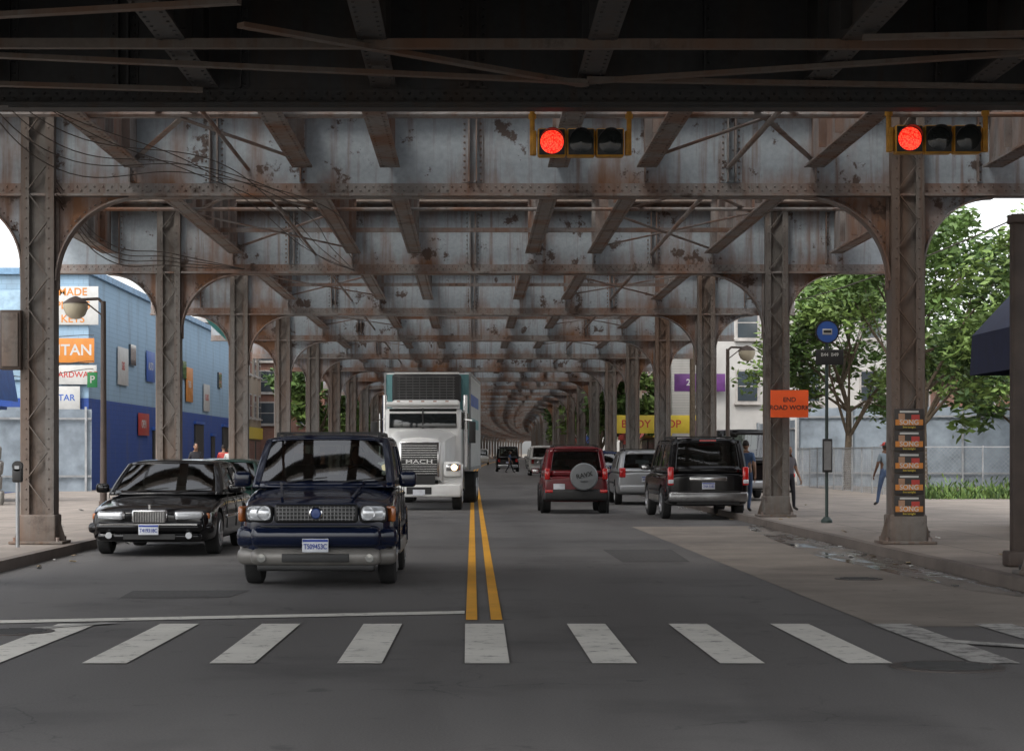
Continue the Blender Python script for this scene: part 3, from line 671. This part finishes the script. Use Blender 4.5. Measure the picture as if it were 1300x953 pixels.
    for s in(-1,1):
        wheel(m,s*1.03,.95,.5,.28,s)
        for y in(9.2,10.5): wheel(m,s*1.02,y,.5,.5,s)
        m.box((s*1.0,11.3,.6),(.5,.02,.8),BLACK)
    m.obj('wheels',e)
    text('MACH',.15,(0,.01,1.36),F,CHROME,e,'grille_badge',sx=1.8)
truck()
# ---------------- street furniture ----------------
def lamp(x,y,s):
    e=E('street_lamp',(x,y,.15)); m=MB()
    m.cyl((0,0,0),(0,0,.5),.11,DBROWN,14,.09); m.cyl((0,0,.5),(0,0,4.45),.07,DBROWN,12,.05); m.lathe([(.13,0),(.13,.06),(.1,.1)],(0,0,0),(0,0,1),DBROWN,14,True)
    pts=[(0,0,4.4),(s*.1,0,4.5),(s*.55,0,4.48)]
    for a,b2 in zip(pts,pts[1:]): m.cyl(a,b2,.03,DBROWN,8)
    m.cyl((s*.0,0,4.15),(s*.4,0,4.47),.015,DBROWN,8)
    m.obj('pole',e); m=MB()
    m.lathe([(.02,.1),(.12,.06),(.24,-.02),(.25,-.05)],(s*.55,0,4.45),(0,0,1),DBROWN,20)
    m.lathe([(.24,-.05),(.24,-.15),(.19,-.27),(.1,-.34),(0,-.36)],(s*.55,0,4.45),(0,0,1),pm('lamp_globe',(.5,.45,.33),.25,0,.1,3,.5),20)
    m.obj('globe',e); return e
l=lamp(-7.3,40.5,-1); lamp(7.35,59,1)
def boxsign(parent,name,c,w,h,mat,txt=None,tm=None,size=.1,rot=0,lines=None):
    m=MB(); m.box((0,0,0),(w,.02,h),mat,None,.004); o=m.obj(name,parent,c,(0,0,rot))
    if lines:
        for i,t in enumerate(lines): text(t,size,(0,-.013,(len(lines)-1)/2*size*1.25-i*size*1.25),F,tm,o,'lettering',ext=.002)
    return o
ORG=pm('sign_orange',(.95,.12,.02),.5,0,.06); WS=pm('sign_white',(.5,.5,.48),.5,0,.1)
SB=pm('sign_blue',(.03,.10,.38),.5,0,.1); SR=pm('sign_red',(.42,.04,.03),.5,0,.1); SO=pm('sign_amber',(.55,.20,.03),.5,0,.1); SY=pm('sign_yellow',(.55,.42,.04),.5,0,.1)
boxsign(l,'parking_sign',(-.22,-.0,2.9),.2,.3,pm('sign_green',(.02,.2,.06),.5),lines=['P'],tm=WS,size=.2)
boxsign(None,'road_work_sign',(7.2,46.55,2.72),.86,.62,ORG,lines=['END','ROAD WORK'],tm=BLACK,size=.145)
def busstop():
    e=E('bus_stop_sign',(7.4,42.8,.15)); m=MB()
    m.cyl((0,0,0),(0,0,4.1),.035,DGREEN,10); m.lathe([(.12,0),(.12,.05),(.06,.12)],(0,0,0),(0,0,1),DGREEN,12,True)
    m.lathe([(0,-.02),(.22,-.02),(.22,.02),(0,.02)],(0,-.05,3.98),(0,1,0),SB,28); m.lathe([(.22,-.025),(.25,-.025),(.25,.025),(.22,.025)],(0,-.05,3.98),(0,1,0),BLACK,28)
    m.box((.05,-.05,3.45),(.58,.03,.32),BLACK,None,.01); m.box((0,-.08,1.4),(.2,.08,.7),BLACK,None,.015); m.box((0,-.123,1.4),(.15,.005,.6),pm('timetable',(.2,.2,.2),.5))
    m.box((0,-.075,3.98),(.2,.01,.12),WS,None,.03); m.box((0,-.085,3.985),(.16,.01,.05),BLACK)
    m.obj('pole_and_disc',e); text('B44  B49',.1,(.05,-.07,3.5),F,WS,e,'route_numbers')
busstop()
m=MB(); m.box((7.0,26.3,2.35),(.17,.2,4.4),DBROWN,None,.03); m.box((7.0,26.3,.25),(.32,.34,.2),DBROWN,None,.03); m.box((7.0,26.3,4.6),(.22,.24,.12),DBROWN,None,.02); m.obj('signal_pole')
def meter(x,y):
    m=MB(); m.cyl((x,y,.15),(x,y,1.15),.03,GALV,10); m.box((x,y,1.27),(.16,.1,.24),BLACK,None,.03); m.lathe([(.08,-.05),(.08,.05)],(x,y,1.4),(0,1,0),BLACK,16,True); m.box((x,y-.055,1.38),(.07,.01,.05),GALV); m.obj('parking_meter')
meter(-7.02,31.6)
DKC=pm('dark_cloth',(.02,.02,.025),.85)
for i in range(5):
    e=E('poster',(6.96,32.9-.245,2.14-.345*i)); m=MB(); m.box((0,0,0),(.47,.01,.33),pm('poster_dark',(.03,.025,.022),.5),None,.002); m.box((0,-.007,-.05),(.44,.003,.09),SO); m.box((0,-.007,.12),(.3,.003,.03),WS)
    m.box((-.12,-.009,.04),(.1,.003,.1),pm('poster_skin',(.35,.2,.12),.6)); m.box((.1,-.009,.03),(.13,.003,.08),SR); m.obj('sheet',e); text('SONG',.11,(0,-.01,-.05),F,WS,e,'lettering',ext=.001); text('live tonight',.045,(0,-.01,-.125),F,SY,e,'lettering',ext=.001)
m=MB(); r=random.Random(9)
for k in range(70):
    s=r.choice((-1,1)); x=s*(6.35-abs(r.gauss(0,.25))-.05) if r.random()<.6 else s*r.uniform(6.6,10); z=.012 if abs(x)<6.35 else .155
    m.box((x,r.uniform(22,60),z+.01),(r.uniform(.03,.1),r.uniform(.03,.1),.015),r.choice([WS,BARK,SEAT,pm('litter_tan',(.3,.24,.16),.8)]),(r.random()*.3,r.random()*.3,r.random()*3))
m.obj('litter')
m=MB(); m.box((-7.35,32.65,3.4),(.34,.2,.95),DBROWN,None,.02); m.box((-7.35,32.53,3.4),(.26,.02,.85),COL,None,.01); m.obj('utility_cabinet')
# ---------------- buildings ----------------
WG=pm('window_glass',(.04,.05,.06),.08,0,.3,.5,.6); TR=pm('window_trim',(.33,.31,.29),.7)
def bldg(name,x0,x1,y0,y1,h,wall,s,nf=2,shop=None,awn=None,gable=False):
    e=E(name,((x0+x1)/2,y0,0)); w=x1-x0; L=y1-y0; m=MB()
    m.box((0,L/2,h/2),(w,L,h),wall); m.box((0,L/2,h+.15),(w+.5,L+.5,.3),TR); m.box((0,L/2,h-.4),(w+.2,L+.2,.15),TR)
    fx=s*w/2; gh=3.4
    if gable:
        m.add([(-w/2,-.02,h+.3),(w/2,-.02,h+.3),(0,-.02,h+w*.32),(-w/2,L,h+.3),(w/2,L,h+.3),(0,L,h+w*.32)],[(0,1,2),(3,5,4),(0,2,5,3),(1,4,5,2)],REDB)
    m.obj('walls',e); m=MB()
    for f in range(nf):
        z=gh+ (h-gh-.6)*(f+.5)/nf
        n=max(1,int(L/2.6))
        for i in range(n):
            y=L*(i+.5)/n; m.box((fx,y,z),(.12,1.2,1.7),TR); m.box((fx+s*.07,y,z),(.03,1.0,1.5),WG); m.box((fx+s*.09,y,z),(.02,1.0,.05),TR); m.box((fx+s*.1,y,z-.9),(.2,1.35,.1),TR)
        n=max(1,int(w/2.8))
        for i in range(n):
            x=-w/2+w*(i+.5)/n; m.box((x,-.0,z),(1.2,.12,1.7),TR); m.box((x,-.07,z),(1.0,.03,1.5),WG); m.box((x,-.09,z),(1.0,.02,.05),TR); m.box((x,-.1,z-.9),(1.35,.2,.1),TR)
    if shop:
        m.box((fx+s*.05,L/2,3.0),(.25,L*.96,.8),shop)
        n=max(1,int(L/4))
        for i in range(n): m.box((fx,L*(i+.5)/n,1.35),(.14,L/n*.8,2.2),WG)
    if awn: m.add([(fx,.3,3.1),(fx,L-.3,3.1),(fx+s*1.3,L-.3,2.4),(fx+s*1.3,.3,2.4),(fx+s*1.3,L-.3,2.2),(fx+s*1.3,.3,2.2)],[(0,1,2,3),(3,2,4,5)],awn)
    m.obj('windows_and_storefront',e); return e
e=E('blue_warehouse',(0,0,0)); m=MB(); m.box((-23,105,4.3),(16,50,8.6),BLUEW); m.box((-23,105,8.7),(16.3,50.3,.25),pm('coping_blue',(.17,.3,.45),.6)); m.obj('walls',e)
m=MB()
for y,w,h in((97,2.2,2.5),(112,3.4,3.0),(118,1.4,2.4),(124,3,3)): m.box((-14.97,y,h/2+.15),(.1,w,h),BLACK); m.box((-14.94,y,h+.25),(.16,w+.4,.15),SB)
for y in(90,106,121): m.box((-14.95,y,5.9),(.1,1.4,.9),WG)
m.obj('doors_and_windows',e)
boxsign(None,'painted_shop_sign',(-15.6,79.9,7.35),2.0,1.5,WS,lines=['MADE','PLATES','KEYS'],tm=SO,size=.42)
boxsign(None,'hardware_sign',(-15.7,79.85,5.6),1.9,.95,SO,lines=['TITAN'],tm=WS,size=.6)
boxsign(None,'hardware_sign',(-15.5,79.8,4.65),1.7,.75,WS,lines=['HARDWARE'],tm=SR,size=.32)
boxsign(None,'shop_sign',(-15.9,79.8,3.75),1.2,.9,WS,lines=['STAR'],tm=SB,size=.35)
boxsign(None,'painted_shop_sign',(-18.0,79.9,6.2),2.2,3.5,pm('sign_pale_blue',(.26,.38,.48),.5),lines=['PAINT','GLASS','LOCKS'],tm=SB,size=.5)
for y,w,h,z,mt,t in((87.5,2.6,1.6,5.3,WS,'S&S'),(95,2.4,1.4,5.6,SB,'AUTO'),(101,3.2,2.2,4.9,WS,'CAR WASH'),(108,2.6,1.8,5.2,SO,'TIRES'),(115,2.6,1.5,4.7,WS,'GLASS'),(93,3,1,2.9,SR,'OPEN')):
    o=boxsign(None,'wall_sign',(-14.93,y,z),w,h,mt,lines=[t],tm=SR if mt in(WS,) else WS,size=.5,rot=rad(90))
def corr(name,p,q,h,mat,z0=.15):
    m=MB(); p=Vector(p);q=Vector(q); L=(q-p).length; d=(q-p).normalized(); nn=Vector((-d.y,d.x)); n=int(L/.13); vs=[]
    for i in range(n+1):
        t=p+d*(L*i/n)+nn*(.04 if i%2 else 0); hh=h+.04*math.sin(i//14*2.3); vs+=[(t.x,t.y,z0),(t.x,t.y,z0+hh)]
    m.add(vs,[(2*i,2*i+2,2*i+3,2*i+1) for i in range(n)],mat)
    for i in range(0,int(L/2.4)+1):
        t=p+d*min(L,i*2.4); m.box((t.x,t.y-.1,z0+h/2),(.08,.08,h+.1),GALV)
    for zz in(.6,h-.4): m.beam((p.x,p.y-.07,z0+zz),(q.x,q.y-.07,z0+zz),.05,.08,GALV)
    me=m.obj(name); return me
CG=pm('corrugated_grey',(.22,.26,.30),.55,.2,.35,1.2)
corr('corrugated_metal_fence',(14.6,92),(34,86),3.5,CG,.12); corr('corrugated_metal_fence',(-19.5,77.5),(-14.6,78.5),3.2,CG,.12)
corr('corrugated_metal_fence',(14.4,128),(14.6,93),3.0,CG,.12)
def chain(name,p,q,h):
    m=MB(); p=Vector(p);q=Vector(q); L=(q-p).length; d=(q-p).normalized(); st=.14
    def P(a,z): t=p+d*a; return (t.x,t.y,z)
    n=int(L/st)
    for i in range(-int(h/st),n):
        a0,a1=i*st,i*st+h
        z0,z1=.15,.15+h
        if a0<0: z0-=a0; a0=0
        if a1>L: z1-=(a1-L); a1=L
        if z1>z0: m.beam(P(a0,z0),P(a1,z1),.006,.006,GALV); m.beam(P(L-a0,z0),P(L-a1,z1),.006,.006,GALV)
    for i in range(int(L/2)+1): m.cyl(P(min(L,i*2),.1),P(min(L,i*2),.2+h),.03,GALV,8)
    m.beam(P(0,.15+h),P(L,.15+h),.04,.04,GALV); m.obj(name)
chain('chain_link_fence',(14.4,66),(24,65),1.65); chain('chain_link_fence',(14.4,66),(14.5,91.5),1.65)
e=bldg('brick_corner_building',11.45,24,22.5,42,8.5,REDB,-1,1,None)
m=MB(); NV=pm('awning_navy',(.012,.018,.05),.7); a0,a1=29.5,41.0
m.add([(11.45,a0,5.5),(11.45,a1,5.5),(10.0,a1,3.95),(10.0,a0,3.95),(9.95,a1,3.15),(9.95,a0,3.15),(11.45,a1,3.15),(11.45,a0,3.15)],[(0,1,2,3),(3,2,4,5),(1,6,4,2),(0,3,5,7)],NV); o=m.obj('cleaners_awning')
text('CLEANERS',1.1,(10.66,35.0,4.72),(rad(90-43),0,rad(-90)),WS,o,'lettering',sx=1.75); text('DRY CLEAN  LAUNDRY',.4,(9.955,35.3,3.5),(rad(90),0,rad(-90)),WS,o,'lettering')
bldg('brick_garage',22,36,94,104,6.2,REDB,-1,1,None)
m=MB(); DB=pm('kiosk_blue',(.02,.09,.32),.5,0,.2); m.box((-16.8,62,3.0),(4.5,4,.1),DB); m.add([(-14.5,60,5.0),(-19,60,5.0),(-19,58.8,3.2),(-14.2,58.8,3.2),(-14.2,64,3.2),(-14.5,64,5.0)],[(0,1,2,3),(0,3,4,5)],DB); m.box((-16.9,62.2,1.6),(4.2,3.6,3.1),pm('kiosk_wall',(.22,.27,.32),.7)); m.box((-16.2,60.36,1.9),(1.6,.06,1.2),WG); m.box((-14.76,62,1.4),(.06,1.1,2.2),BLACK); m.obj('blue_kiosk')
m=MB()
for i in range(9):
    for k in range(4): m.box((-13.4-.5*i-R.random()*.1,57.5,.35+.42*k),(.5,.5,.42),pm('rubble_stone',(.27,.26,.24),.9,0,.3,3),(R.random()*.1,R.random()*.15,R.random()*.2),.08)
m.obj('stone_wall')
bldg('tan_brick_building',-30,-15.5,132,150,10,TANB,1,2,SY); bldg('red_brick_building',-28,-11,152,172,11,REDB,1,3,SR); bldg('white_building',-28,-11,174,196,9,WHITEW,1,2,SB); 
bldg('white_building',12.5,22,105,116,10.5,WHITEW,-1,2,pm('sign_purple',(.10,.025,.14),.5)); bldg('gabled_house',11.5,19,118,127,9,GREYB,-1,2,SY,None,True); bldg('gabled_house',11.5,19,128,139,9.5,REDB,-1,2,SY,SR,True); bldg('tan_brick_building',11.5,26,141,160,11,TANB,-1,3,SR)
wl=[REDB,TANB,WHITEW,GREYB]
y=200
for i in range(14):
    L=18+R.random()*10
    for s in(1,-1):
        x=cx(y)-s*11.5; h=7+R.random()*6; w=wl[R.randrange(4)]
        x0,x1=(x-14,x) if s>0 else (x,x+14)
        bldg({'red_brick':'red_brick_building','tan_brick':'tan_brick_building','white_stucco':'white_building','pale_siding':'sided_house'}[w.name],x0,x1,y,y+L,h,w,s,2 if h<10 else 3,[SR,SY,SB,WS][R.randrange(4)])
    y+=L+3
bldg('brick_apartment_building',-60,-34,70,120,16,REDB,1,4)
boxsign(None,'shop_sign',(11.6,104.6,5.2),2.6,.9,pm('sign_purple',(.10,.025,.14),.5),lines=['24 HRS'],tm=WS,size=.45)
boxsign(None,'shop_sign',(9.9,113.6,3.2),5.0,1.0,SY,lines=['BODY SHOP'],tm=SR,size=.6)
m=MB(); TEAL=pm('canopy_teal',(.05,.22,.20),.6,0,.3)
m.add([(-8.75,64,6.3),(-7.4,64,6.3),(-7.4,64,4.85),(-8.2,64,5.6),(-8.75,66,6.3),(-7.4,66,6.3),(-7.4,66,4.85),(-8.2,66,5.6)],[(0,1,2,3),(4,7,6,5),(0,3,7,4),(3,2,6,7),(1,5,6,2),(0,4,5,1)],TEAL); m.box((-8.1,65,6.34),(1.5,2.2,.07),TEAL); m.obj('stair_canopy')
# ---------------- trees ----------------
def tree(name,x,y,H,cw,z0,n=9000,seed=1,ls=.16):
    r=random.Random(seed); e=E(name,(x,y,0)); m=MB()
    pts=[Vector((0,0,0))]; 
    for i in range(1,6): pts.append(Vector((r.uniform(-.15,.15)*i*.4,r.uniform(-.15,.15)*i*.4,H*.62*i/5)))
    for i in range(5): m.cyl(pts[i],pts[i+1],.19*(1-i*.15),BARK,10,.19*(1-(i+1)*.15))
    cl=[]
    for i in range(16):
        a=r.uniform(0,6.28); p=pts[2+i%4]; q=Vector((math.cos(a)*cw*r.uniform(.45,.95),math.sin(a)*cw*r.uniform(.45,.95),r.uniform(z0+.5,H*.95)))
        mid=(p+q)/2+Vector((0,0,.3)); m.cyl(p,mid,.07,BARK,6,.045); m.cyl(mid,q,.045,BARK,6,.015)
        cl+= [q,mid*.4+q*.6]
        for k in range(3):
            q2=q+Vector((r.uniform(-1,1),r.uniform(-1,1),r.uniform(-.6,.8)))*cw*.3; m.cyl(mid,q2,.025,BARK,5,.01); cl.append(q2)
    m.obj('trunk_and_limbs',e); m=MB()
    cl+=[Vector((r.uniform(-.4,.4)*cw,r.uniform(-.4,.4)*cw,H*r.uniform(.75,1))) for _ in range(8)]
    per=n//len(cl)
    for ci,c in enumerate(cl):
        cr=cw*r.uniform(.14,.27); mt=LEAF[r.choice([0,0,1,1,2])]; vs=[];fs=[]
        for k in range(per):
            d=Vector((r.gauss(0,1),r.gauss(0,1),r.gauss(0,.7))); d=d.normalized()*cr*(r.random()**.5)*1.15
            p=c+d; t=Vector((r.gauss(0,1),r.gauss(0,1),r.gauss(0,.5))).normalized(); u=t.cross(Vector((r.gauss(0,1),r.gauss(0,1),r.gauss(0,1)))).normalized()
            L=ls*r.uniform(.6,1.3); o=len(vs); vs+=[p-t*L,p+u*L*.35,p+t*L,p-u*L*.35]; fs.append((o,o+1,o+2,o+3))
        m.add(vs,fs,mt)
    me=bpy.data.meshes.new('foliage'); me.from_pydata(m.v,[],m.f)
    for q in m.mats: me.materials.append(q)
    me.polygons.foreach_set('material_index',m.mi); O('foliage',me,e)
tree('ailanthus_tree',16.3,74,10.4,4.1,3.4,17000,3,.17)
tree('ailanthus_tree',15.0,82,8.8,3.4,3.0,10000,5,.17)
for i,(x,y,H,w) in enumerate(((23,84,8,4),(9.4,120,6.5,2.2),(9.5,150,7,2.6),(-10.2,134,7.5,2.8),(-9.6,158,6,2.4),(9.6,185,7,3),(-9.6,190,7,3),(27,100,10,5),(-24,70,7,3))): tree('street_tree',x,y,H,w,2.6,4500,20+i,.28)
m=MB(); r=random.Random(5)
for k in range(2500):
    p=Vector((r.uniform(14.2,22),r.gauss(65.3,.3),.15+abs(r.gauss(0,.22)))); t=Vector((r.gauss(0,.5),r.gauss(0,.5),1)).normalized()*.12; u=Vector((.03,.01,0)); m.add([p-t,p+u,p+t,p-u],[(0,1,2,3)],LEAF[k%3])
m.obj('weeds')
m=MB(); m.cyl((10.2,95,.1),(10.2,95,10.5),.15,BARK,12,.11); m.box((10.2,95,9.6),(2.2,.12,.12),BARK); m.box((10.2,95,8.9),(1.8,.12,.12),BARK); m.obj('utility_pole')
m=MB(); m.cyl((-9.8,128,.1),(-9.8,128,10),.15,BARK,12,.11); m.box((-9.8,128,9.4),(2.2,.12,.12),BARK); m.obj('utility_pole')
for i,(xa,z) in enumerate(((9.2,9.7),(9.7,9.7),(10.7,9.7),(10.2,8.6),(10.2,7.6),(11.0,8.9))): wire([(xa+2.2,25,z-.6),(xa+.8,60,z-1.1),(xa,95,z),(xa+.3,160,z-.6)],.016,CAB,'overhead_wire')
for z in(6.2,5.2,4.9): wire([(-14,45,z),(-14.4,62,z-.9),(-14.8,80,z)],.015,CAB,'overhead_wire')
# ---------------- people ----------------
SK=[SKD,pm('skin_dark',(.12,.06,.035),.6)]; HAIR=pm('hair_dark',(.02,.015,.012),.8)
JEAN=pm('denim',(.07,.11,.20),.85); SHOE=pm('shoe_dark',(.03,.025,.02),.6)
def person(name,loc,rz,h,shirt,pants,skin,stride=.25,cap=None,hair=HAIR,armf=.12,sleeve=True):
    e=E(name,loc,rz); k=h/1.75
    J={'pel':(0,0,.96,.125),'sp':(0,0,1.12,.12),'ch':(0,-.01,1.32,.135),'nk':(0,0,1.46,.06),'hd':(0,-.015,1.56,.055)}
    for s,n in((-1,'l'),(1,'r')):
        st=stride*s
        J['sh'+n]=(s*.17,0,1.40,.068);J['el'+n]=(s*.235,.03+armf*-s*.5,1.12,.043);J['wr'+n]=(s*.245,-.06-armf*s,.88,.028);J['ha'+n]=(s*.24,-.085-armf*s*1.2,.80,.03)
        J['hp'+n]=(s*.09,0,.90,.095);J['kn'+n]=(s*.10,-st*.45-.03,.50,.062);J['an'+n]=(s*.10,-st+(.06 if st<0 else 0),.095,.042);J['to'+n]=(s*.115,-st-.15+(.05 if st<0 else 0),.04,.036)
    names=list(J); idx={n:i for i,n in enumerate(names)}
    ed=[('pel','sp'),('sp','ch'),('ch','nk'),('nk','hd')]
    for n in'lr': ed+=[('ch','sh'+n),('sh'+n,'el'+n),('el'+n,'wr'+n),('wr'+n,'ha'+n),('pel','hp'+n),('hp'+n,'kn'+n),('kn'+n,'an'+n),('an'+n,'to'+n)]
    me=bpy.data.meshes.new('body'); me.from_pydata([tuple(c*k for c in J[n][:3]) for n in names],[(idx[a],idx[b2]) for a,b2 in ed],[])
    o=O('body',me,e); o.modifiers.new('sk','SKIN')
    for i,n in enumerate(names):
        d=me.skin_vertices[0].data[i]; rr=J[n][3]*k; d.radius=(rr*(1.15 if n in('pel','sp','ch') else 1),rr*(.85 if n in('pel','sp','ch') else 1)); d.use_root=(n=='pel')
    s_=o.modifiers.new('ss','SUBSURF'); s_.levels=2; s_.render_levels=2
    bpy.context.view_layer.update(); dg=bpy.context.evaluated_depsgraph_get(); nm=bpy.data.meshes.new_from_object(o.evaluated_get(dg)); o.modifiers.clear(); o.data=nm
    nm.materials.clear()
    for q in(shirt,pants,skin,SHOE): nm.materials.append(q)
    for p in nm.polygons:
        p.use_smooth=True; c=p.center/k; best=None;bd=9
        for a,b2 in ed:
            A=Vector(J[a][:3]);B=Vector(J[b2][:3]); t=max(0,min(1,(c-A).dot(B-A)/(B-A).length_squared)); dd=(c-A-(B-A)*t).length
            if dd<bd: bd=dd;best=(a,b2,t)
        a,b2,t=best; mi=0
        if a[:2] in('hp','kn') : mi=1
        if a=='pel' and (b2[:2]=='hp' or c.z<1.0): mi=1
        if a[:2]=='an': mi=3
        if a=='nk' or (a=='ch' and b2=='nk' and c.z>1.45): mi=2
        if a[:2]=='wr' or (a[:2]=='el' and sleeve) or (a[:2]=='sh' and t>.6 and sleeve): mi=2
        p.material_index=mi
    m=MB(); C=Vector((0,-.02,1.64))*k
    def ell(c,rx,ry,rz_,mat,seg=16,a0=-90,a1=90):
        n=10; vs=[];fs=[]
        for i in range(n+1):
            ph=rad(a0+(a1-a0)*i/n)
            for j in range(seg):
                th=6.2832*j/seg; vs.append((c[0]+rx*math.cos(ph)*math.cos(th),c[1]+ry*math.cos(ph)*math.sin(th),c[2]+rz_*math.sin(ph)))
        for i in range(n):
            for j in range(seg): fs.append((i*seg+j,i*seg+(j+1)%seg,(i+1)*seg+(j+1)%seg,(i+1)*seg+j))
        m.add(vs,fs,mat)
    ell(C,.074*k,.094*k,.115*k,skin); ell(C+Vector((0,-.095,-.015))*k,.014*k,.02*k,.025*k,skin,8)
    for s in(-1,1): ell(C+Vector((s*.076,0,-.01))*k,.012*k,.02*k,.03*k,skin,8); ell(C+Vector((s*.03,-.083,.012))*k,.012*k,.01*k,.008*k,DKC,8)
    ell(C+Vector((0,-.085,-.055))*k,.024*k,.01*k,.007*k,pm('lips',(.25,.08,.06),.6),8)
    ell(C+Vector((0,.015,.015))*k,.082*k,.095*k,.112*k,hair,16,-15 if not cap else -25,90)
    if cap:
        ell(C+Vector((0,0,.03))*k,.086*k,.104*k,.10*k,cap,16,0,90); m.box(C+Vector((0,-.13,.035))*k,(.13*k,.11*k,.012),cap,(rad(8),0,0),.004)
    for s in(-1,1):
        n='l' if s<0 else 'r'; H=Vector(J['ha'+n][:3])*k
        for i in range(4):
            b0=H+Vector((0,(-.022+.015*i),-.01))*k; b1=b0+Vector((-s*.004,-.006,-.045+.004*abs(i-1)))*k; b2_=b1+Vector((-s*.014,-.004,-.032))*k
            m.cyl(b0,b1,.009*k,skin,6,.008*k); m.cyl(b1,b2_,.008*k,skin,6,.006*k)
        b0=H+Vector((0,-.02,.02))*k; m.cyl(b0,b0+Vector((-s*.01,-.035,-.035))*k,.010*k,skin,6,.007*k)
    m.obj('head_and_hands',e); return e
GS=pm('shirt_grey_blue',(.16,.20,.23),.85)
person('walking_man',(11.35,56.3,.15),rad(200),1.74,GS,JEAN,SK[1],.26,SR)
person('standing_man',(6.75,50.6,.15),rad(160),1.76,pm('shirt_navy',(.05,.09,.18),.85),JEAN,SK[0],.08)
person('standing_woman',(7.95,51.5,.15),rad(30),1.62,pm('shirt_grey',(.12,.11,.12),.85),DKC,SK[0],.1)
person('pedestrian',(-9.8,72.5,.15),rad(20),1.80,DKC,DKC,SK[0],.25); person('pedestrian',(-10.35,85,.15),rad(180),1.78,SR,JEAN,SK[0],.2); person('pedestrian',(-10.0,84.3,.15),rad(180),1.72,WS,DKC,SK[0],.2)
person('pedestrian',(3.0,165,0),rad(90),1.75,pm('shirt_navy',(.05,.09,.18),.85),DKC,SK[0],.3)
# ---------------- light ----------------
w=bpy.data.worlds.new('World'); sc.world=w; w.use_nodes=True; n=w.node_tree.nodes; l=w.node_tree.links
sk=n.new('ShaderNodeTexSky'); sk.sky_type='NISHITA'; sk.sun_disc=False; sk.sun_elevation=rad(52); sk.sun_rotation=rad(215); sk.dust_density=3
hs=n.new('ShaderNodeHueSaturation'); hs.inputs['Saturation'].default_value=.2; hs.inputs['Value'].default_value=2.6; l.new(sk.outputs[0],hs.inputs['Color'])
bg=n['Background']; l.new(hs.outputs[0],bg.inputs[0]); bg.inputs[1].default_value=.15
s=bpy.data.lights.new('sun','SUN'); s.energy=1.5; s.angle=rad(14); s.color=(1,.93,.84); so=O('sun',s)
el,az=rad(52),rad(215); so.rotation_euler=Vector((math.sin(az)*math.cos(el),math.cos(az)*math.cos(el),math.sin(el))).to_track_quat('Z','Y').to_euler()
cam=bpy.data.cameras.new('camera'); co=O('camera',cam,None,(0,0,1.6),(rad(90),0,0)); cam.lens=72; cam.sensor_width=36; cam.shift_x=50/1300; cam.shift_y=98.5/1300; cam.clip_end=5000; sc.camera=co
sc.view_settings.view_transform='Standard'; sc.view_settings.look='None'; sc.view_settings.exposure=0
print('OK')
